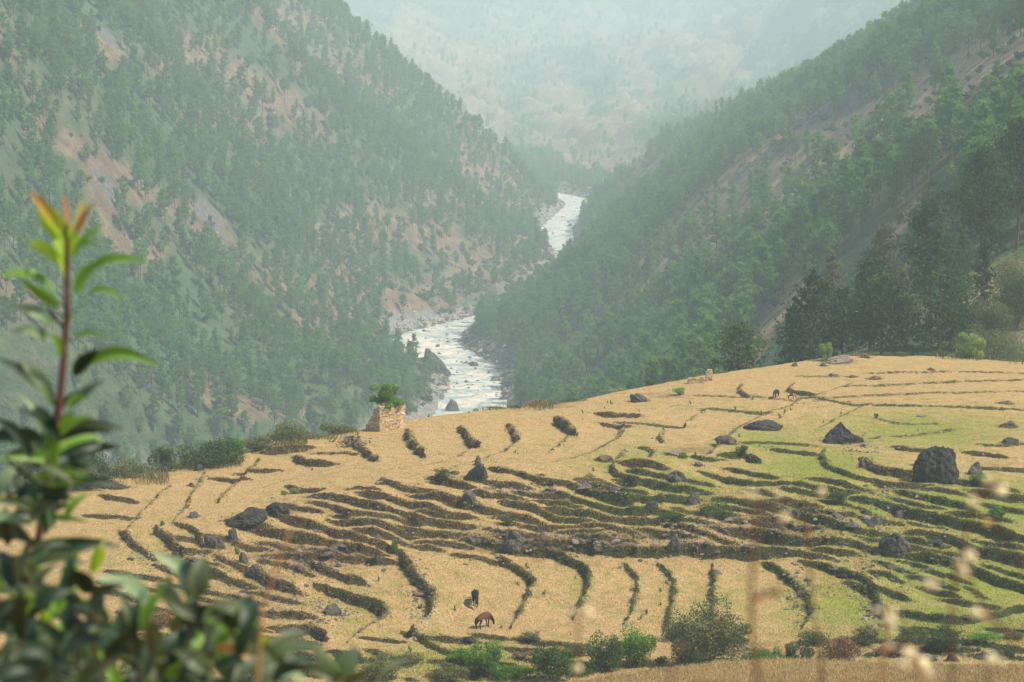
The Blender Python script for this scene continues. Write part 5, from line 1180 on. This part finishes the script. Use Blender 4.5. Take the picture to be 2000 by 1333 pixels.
def front(px, py, D):
    return np.array(at(px, py, D), float).reshape(3)
def leaf(mb, bpx, tpx, wpx, mkey, D, r, bend=None, dz=None, ov=False):
    """one curved leaf from base pixel to tip pixel at distance about D"""
    dz = r.uniform(-.05, .05) if dz is None else dz
    B = front(bpx[0], bpx[1], D); T = front(tpx[0], tpx[1], D + dz); ax = T - B; L = np.linalg.norm(ax); ax /= L
    w = wpx / FPX * D * .5 * (1.0 if ov else .82); bend = r.uniform(.05, .16) if bend is None else bend
    nrm = np.array([r.normal(0, .5), -1.0, r.normal(.5, .5)]); nrm -= ax * (nrm @ ax); nrm /= np.linalg.norm(nrm); s = np.cross(ax, nrm)
    n = 9; V = []; va = []
    upv = np.array([0, 0, 1.0]) - ax * ax[2]; upv /= np.linalg.norm(upv) + 1e-6
    for i in range(n + 1):
        t_ = i / n; ww = w * (math.sin(math.pi * min(1, t_ ** (.75 if ov else .85))) ** .8 + .03) if i < n else 0.001
        c = B + ax * L * t_ + upv * bend * L * math.sin(math.pi * t_) * 1.1 - upv * 0 + nrm * .06 * L * math.sin(math.pi * t_)
        for k in (-1, -.5, 0, .5, 1): V.append(c + s * ww * k + nrm * (abs(k) * ww * .35)); va.append(np.clip(t_ + r.normal(0, .02), 0, 1) if mkey in 'opy' else .2 + .6 * abs(k))
    F = [[i * 5 + k, i * 5 + k + 1, (i + 1) * 5 + k + 1, (i + 1) * 5 + k] for i in range(n) for k in range(4)]
    mb.add(V, F, LMI.index(mkey), va)
stem_red = plain_mat('stem_red', (0.085, 0.03, 0.025), .6, .3, 30.0); stem_green = plain_mat('stem_brown', (0.20, 0.17, 0.07), .6, .3, 30.0); stem_dark = plain_mat('stem_dark', (0.045, 0.03, 0.025), .7, .3, 20.0)
def ground_below(p): return float(full_base(np.array([p[0]]), np.array([p[1]]))[0])
def stem(mb, pts, D, w0, w1, m=0, to_ground=True):
    P = [front(a, b, D) for a, b in pts]
    if to_ground:
        l = P[-1]; g = ground_below(l); P += [np.array([l[0] - .03, l[1] + .05, (l[2] * .5 + g * .5)]), np.array([l[0] - .02, l[1] + .1, g - .05])]
    n = len(P); 
    Q = [P[0]]
    for i in range(n - 1): Q += [P[i] + (P[i + 1] - P[i]) * k / 4 for k in range(1, 5)]
    Q = np.array(Q)
    for _ in range(3): Q[1:-1] = .5 * Q[1:-1] + .25 * (Q[:-2] + Q[2:])
    mb.tube(Q, np.linspace(w0, w1, len(Q)) / FPX * D * .5, 8, m)
r = np.random.default_rng(3)
# -- tall shoot
D0 = 2.75
sh = empty('leafy_shoot', (float(at(10, 1340, D0)[0]), D0, ground_below(front(10, 1340, D0)))); tag(sh, 'tall blurred shoot with yellow-green tip and dark red stem, at the left close up', 'shrub')
def fix(o, root): o.parent = root; o.matrix_parent_inverse = Matrix.Translation(-Vector(root.location)); return o
S = MB(); stem(S, [(133, 440), (130, 520), (131, 600), (126, 690), (112, 830), (92, 960), (66, 1100), (40, 1210), (0, 1330)], D0, 11, 19, 0); fix(link('stem', S.mesh('stem', [stem_red], True)), sh)
S = MB()
TOPL = [((121,456),(60,374),28,'o',.02),((118,470),(74,408),26,'y',.0),((145,460),(163,388),34,'s',.0),((148,462),(186,392),14,'r',.0),((128,450),(124,380),15,'r',0.0),((130,508),(112,425),44,'y',0.0),((138,505),(150,425),36,'y',0),
 ((142,500),(202,436),17,'g',.06),((128,515),(56,474),34,'y',.08),((134,470),(108,410),26,'y',0.0),((138,475),(160,420),26,'y',.02),((132,530),(90,500),24,'y',.05),((140,512),(192,476),20,'g',.08),((152,590),(290,512),34,'g',.16),((146,575),(196,508),32,'g',.05),((158,604),(242,582),22,'g',.16),((112,575),(-6,540),30,'g',.12),((120,600),(40,545),34,'g',.05),
 ((104,640),(18,598),30,'p',.1),((112,672),(18,650),28,'p',.1),((135,672),(208,656),16,'g',.08),((148,725),(312,716),32,'g',.18),((145,735),(192,682),34,'d',.08),((112,800),(-8,700),36,'d',.05),((104,790),(42,706),34,'p',.05),((134,800),(204,742),22,'d',.05),
 ((132,800),(172,775),24,'g',.08),((118,700),(104,650),22,'g',.05),((126,640),(90,590),22,'d',.05),((130,560),(108,500),22,'y',.04),((135,660),(150,600),20,'g',.04),
 ((108,850),(170,838),20,'m',.1),((100,870),(240,838),26,'m',.12),((100,880),(2,840),26,'d',.1),((95,905),(20,862),26,'m',.08),((112,905),(200,868),34,'d',.1),((92,930),(170,905),30,'d',.1),((88,950),(10,890),40,'d',.05),((95,965),(190,915),36,'m',.1),((84,1000),(150,925),40,'d',.05),((80,1010),(10,960),44,'d',.06),
 ((70,1040),(140,985),36,'d',.08),((66,1060),(-10,1000),44,'m',.05),((60,1100),(210,1060),40,'d',.1),((56,1120),(130,1050),40,'g',.06),((50,1150),(-10,1090),50,'d',.05),((180,1120),(200,1048),34,'y',.05),((196,1075),(228,1040),20,'s',0.0),((150,1120),(140,1060),30,'y',.02)]
for b_, t_, w, mk, bd in TOPL: leaf(S, b_, t_, w, mk, D0 + r.uniform(-.06, .06), r, bd)
for k in range(100):
    cy_ = r.uniform(840, 1340); cx = np.interp(cy_, [800, 960, 1100, 1330], [115, 92, 66, 0]) + r.normal() * 62 * (cy_ - 700) / 500 - 12; an = r.uniform(0, 6.28); L_ = r.uniform(80, 140)
    mk = r.choice(list('ddddmmgggp' if cy_ < 1060 else 'ddddmmgggy')); leaf(S, (cx, cy_), (cx + L_ * math.cos(an), cy_ - abs(L_ * math.sin(an)) * .8 + 12), r.uniform(20, 36), mk, D0 + r.uniform(-.25, .25), r)
fix(link('leaves', S.mesh('leaves', LML, True)), sh)
# -- lower clump
D1 = 2.3
cl = empty('leafy_shrub', (float(at(300, 1400, D1)[0]), D1, ground_below(front(300, 1400, D1)))); tag(cl, 'blurred shrub with muted oval leaves filling the bottom left corner, close to the camera', 'shrub')
S = MB()
for pts in ([(385, 1150), (375, 1230), (345, 1330), (330, 1450)], [(150, 1200), (160, 1300), (200, 1450)], [(500, 1240), (440, 1330), (380, 1450)], [(250, 1180), (270, 1300), (290, 1450)], [(40, 1250), (80, 1350), (160, 1450)]): stem(S, pts, D1, 10, 18)
fix(link('stems', S.mesh('stems', [stem_dark], True)), cl)
S = MB()
for b_, t_, w, mk in [((385,1170),(398,1085),44,'m'),((372,1170),(362,1095),40,'d'),((378,1180),(300,1080),40,'p'),((360,1215),(330,1120),46,'m'),((300,1215),(185,1130),46,'p'),((250,1300),(238,1185),62,'d'),((215,1230),(150,1180),44,'m'),((120,1330),(20,1260),74,'m'),((60,1320),(80,1225),60,'p'),
    ((390,1230),(490,1190),40,'m'),((400,1250),(470,1200),34,'p'),((470,1290),(530,1250),44,'y'),((500,1320),(448,1205),44,'m'),((420,1262),(492,1280),26,'c'),((455,1275),(500,1300),20,'c'),((440,1330),(520,1270),50,'d'),((330,1310),(360,1230),56,'d'),((300,1290),(230,1230),44,'m'),((200,1215),(175,1185),26,'c'),
    ((395,1330),(410,1250),50,'d'),((170,1260),(200,1330),50,'d'),((350,1290),(420,1330),46,'m'),((180,1160),(120,1110),40,'d'),((10,1240),(60,1170),50,'d'),((550,1320),(500,1260),34,'m'),((400,1215),(445,1235),36,'g')]: leaf(S, b_, t_, w, mk, D1 + r.uniform(-.1, .1), r, ov=True)
for k in range(140):
    cx = r.uniform(-30, 540); top = np.interp(cx, [0, 120, 250, 390, 540], [1080, 1120, 1190, 1150, 1230]); cy_ = top + (1370 - top) * r.uniform(.12, 1) ** .8; an = r.uniform(0, 6.28); L_ = r.uniform(60, 115)
    mk = r.choice(list('dddddddmmmmpgm')); leaf(S, (cx, cy_), (cx + L_ * math.cos(an), cy_ - abs(L_ * math.sin(an))), r.uniform(22, 40), mk, D1 + r.uniform(-.3, .35), r, ov=True)
fix(link('leaves', S.mesh('leaves', LML, True)), cl)
# -- small sprig bottom centre-left
D2 = 2.9; sp = empty('leafy_sprig', (float(at(668, 1400, D2)[0]), D2, ground_below(front(668, 1400, D2)))); tag(sp, 'blurred sprig of three pale green leaves at the bottom edge, close to the camera', 'plant')
S = MB(); stem(S, [(664, 1300), (668, 1345), (672, 1420)], D2, 6, 9); fix(link('stem', S.mesh('stem', [stem_green], True)), sp); S = MB()
for b_, t_, w, mk in [((664,1325),(606,1258),34,'p'),((668,1325),(697,1262),42,'p'),((664,1335),(590,1300),26,'m'),((672,1338),(720,1310),24,'m')]: leaf(S, b_, t_, w, mk, D2, r, .06, ov=True)
fix(link('leaves', S.mesh('leaves', LML, True)), sp)
D2 = 2.5; sp = empty('leafy_sprig', (float(at(735, 1400, D2)[0]), D2, ground_below(front(735, 1400, D2)))); tag(sp, 'single narrow blurred leaf poking in at the bottom, right of the three-leaf sprig', 'plant')
S = MB(); stem(S, [(738, 1325), (735, 1360), (730, 1420)], D2, 5, 8); fix(link('stem', S.mesh('stem', [stem_green], True)), sp); S = MB(); leaf(S, (738, 1328), (804, 1290), 20, 'm', D2, r, .05); fix(link('leaves', S.mesh('leaves', LML, True)), sp)
# -- dry stalks with papery pods
pod_m = plain_mat('papery_pod', (0.66, 0.54, 0.30), .8, .25, 200.0); pod_o = plain_mat('ochre_pod', (0.55, 0.33, 0.10), .8, .25, 200.0); pod_b = plain_mat('brown_pod', (0.16, 0.08, 0.045), .8, .3, 200.0); dry_s = plain_mat('dry_stalk', (0.12, 0.065, 0.035), .8, .3, 60.0); dry_o = plain_mat('orange_stalk', (0.30, 0.16, 0.07), .8, .3, 60.0)
STK = [ ('dry stalk with two pale pods near the bottom, left of the tall bush', 1.75, 8, dry_s, [[(1128,1195),(1130,1260),(1128,1335)]], [(1120,1196,22,0),(1146,1200,22,0),(1126,1308,26,0)]),
 ('thick blurred brown stalk in front of the tall sprawling bush', 1.45, 12, dry_s, [[(1482,985),(1472,1080),(1466,1180),(1470,1260),(1488,1335)],[(1466,1180),(1490,1160),(1515,1158)]], [(1470,1206,22,2),(1481,1172,22,1),(1518,1158,20,2),(1470,970,20,0),(1530,1012,20,0)]),
 ('slim dark red stalk between the thick brown stalk and the forked one', 1.8, 8, dry_s, [[(1576,1035),(1581,1110),(1592,1200),(1600,1270),(1612,1335)]], [(1590,1176,16,1),(1576,1042,20,2),(1596,1205,12,0),(1520,968,14,0),(1605,962,18,0)]),
 ('pinkish stalk with a bunch of pale pods low on the right', 1.7, 9, dry_o, [[(1732,1195),(1727,1260),(1722,1335)]], [(1714,1194,22,0),(1744,1196,24,0),(1736,1216,26,0),(1745,1232,20,0)]),
 ('tallest dry stalk with a cluster of cream pods at the right', 1.65, 8, dry_s, [[(1905,975),(1886,1050),(1862,1130),(1858,1220),(1868,1335)],[(1905,975),(1925,955),(1950,945)],[(1905,975),(1890,1000)],[(1880,1070),(1900,1150),(1935,1210),(1990,1250)]], [(1890,1088,28,0),(1872,1102,24,0),(1900,1094,22,0),(1884,1120,28,0),(1868,1140,18,2),(1820,1142,34,0),(1905,1200,26,0),(1922,1204,24,0),(1940,948,26,0),(1955,960,24,0),(1925,938,18,0),(1900,982,26,0),(1928,1022,20,1)]),
 ('low bunch of pale dry pods at the bottom right edge', 1.6, 7, dry_o, [[(1790,1270),(1795,1300),(1800,1340)]], [(1776,1276,28,0),(1800,1300,36,0),(1812,1316,28,0),(1764,1300,20,0),(1738,1262,16,0)]),
 ('dark thin twigs with one cream pod crossing the lower right corner', 1.6, 7, stem_dark, [[(2010,1215),(1970,1265),(1940,1300),(1915,1340)],[(2010,1130),(1985,1090),(1960,1040),(1930,1000)],[(1960,1280),(1945,1292)]], [(1936,1290,26,0),(1954,1296,22,0),(1919,1298,14,2)]),
 ('orange dry stalk leaning over the leafy shrub at the left', 1.9, 9, dry_o, [[(566,1040),(548,1085),(528,1140),(512,1195),(506,1260),(505,1340)]], [(514,1190,10,1)]),
 ('faint thin stalk with tan heads at the bottom centre', 1.35, 7, dry_s, [[(1318,1270),(1310,1335)],[(1318,1270),(1330,1262)]], [(1330,1264,14,2)]),
]
r = np.random.default_rng(9)
for lab, D, w, m_, lines, pods in STK:
    bx, by = lines[0][-1]; g = ground_below(front(bx, by, D)); o = empty('dry_stalk', (float(at(bx, by, D)[0]), D, g)); tag(o, lab, 'dry plant', 'blurred dry stalks close to the camera')
    S = MB(); 
    for q, pts in enumerate(lines): stem(S, pts, D, w * .6, w * .95, 0, to_ground=(q == 0))
    fix(link('stem', S.mesh('stem', [m_], True)), o)
    for a, b_, s_, k in pods:
        S = MB(); V, F = rock_shape(int(r.integers(999)), 3, 3, .18); sz = s_ / FPX * D * .5; V = V * np.array([sz * r.uniform(.8, 1.2), sz * .6, sz * r.uniform(.7, 1.3)]); cpos = front(a, b_, D + r.uniform(-.03, .03)); S.add(V + cpos, F.tolist(), k)
        allp = [p for L_ in lines for p in L_]; nb_ = min(allp, key=lambda p: (p[0] - a) ** 2 + (p[1] - b_) ** 2); S.tube([cpos, (cpos + front(*nb_, D)) / 2 + np.array([0, 0, .004]), front(*nb_, D)], w * .35 / FPX * D * .5, 5, 3)
        fix(link('seed_pod', S.mesh('seed_pod', [pod_m, pod_o, pod_b, m_], True)), o)
# ============================================================ HAZE
if not os.environ.get('NOHAZE'):
    bm = bmesh.new(); bmesh.ops.create_cube(bm, size=1.0); me = bpy.data.meshes.new('haze'); bm.to_mesh(me); bm.free()
    hm_ = bpy.data.materials.new('haze_air'); hm_.use_nodes = True; nt = hm_.node_tree; nt.nodes.clear()
    out = nt.nodes.new('ShaderNodeOutputMaterial'); pv = nt.nodes.new('ShaderNodeVolumePrincipled')
    pv.inputs['Color'].default_value = (0.82, 1.0, 0.99, 1); pv.inputs['Density'].default_value = 0.00025; pv.inputs['Anisotropy'].default_value = 0.0
    nt.links.new(pv.outputs[0], out.inputs['Volume']); me.materials.append(hm_)
    hzo = link('haze', me); zmax = float(max(VZ.max() + 25, 60)); zmin = float(min(VZ.min(), ZH.min())) - 1
    xm = float(np.abs(VX).max()) + 20
    hzo.scale = (2 * xm, 7250 + 40, zmax - zmin); hzo.location = (0, (7250 - 40) / 2, (zmax + zmin) / 2)
    tag(hzo, kind='stuff'); print('haze box', xm, zmin, zmax)
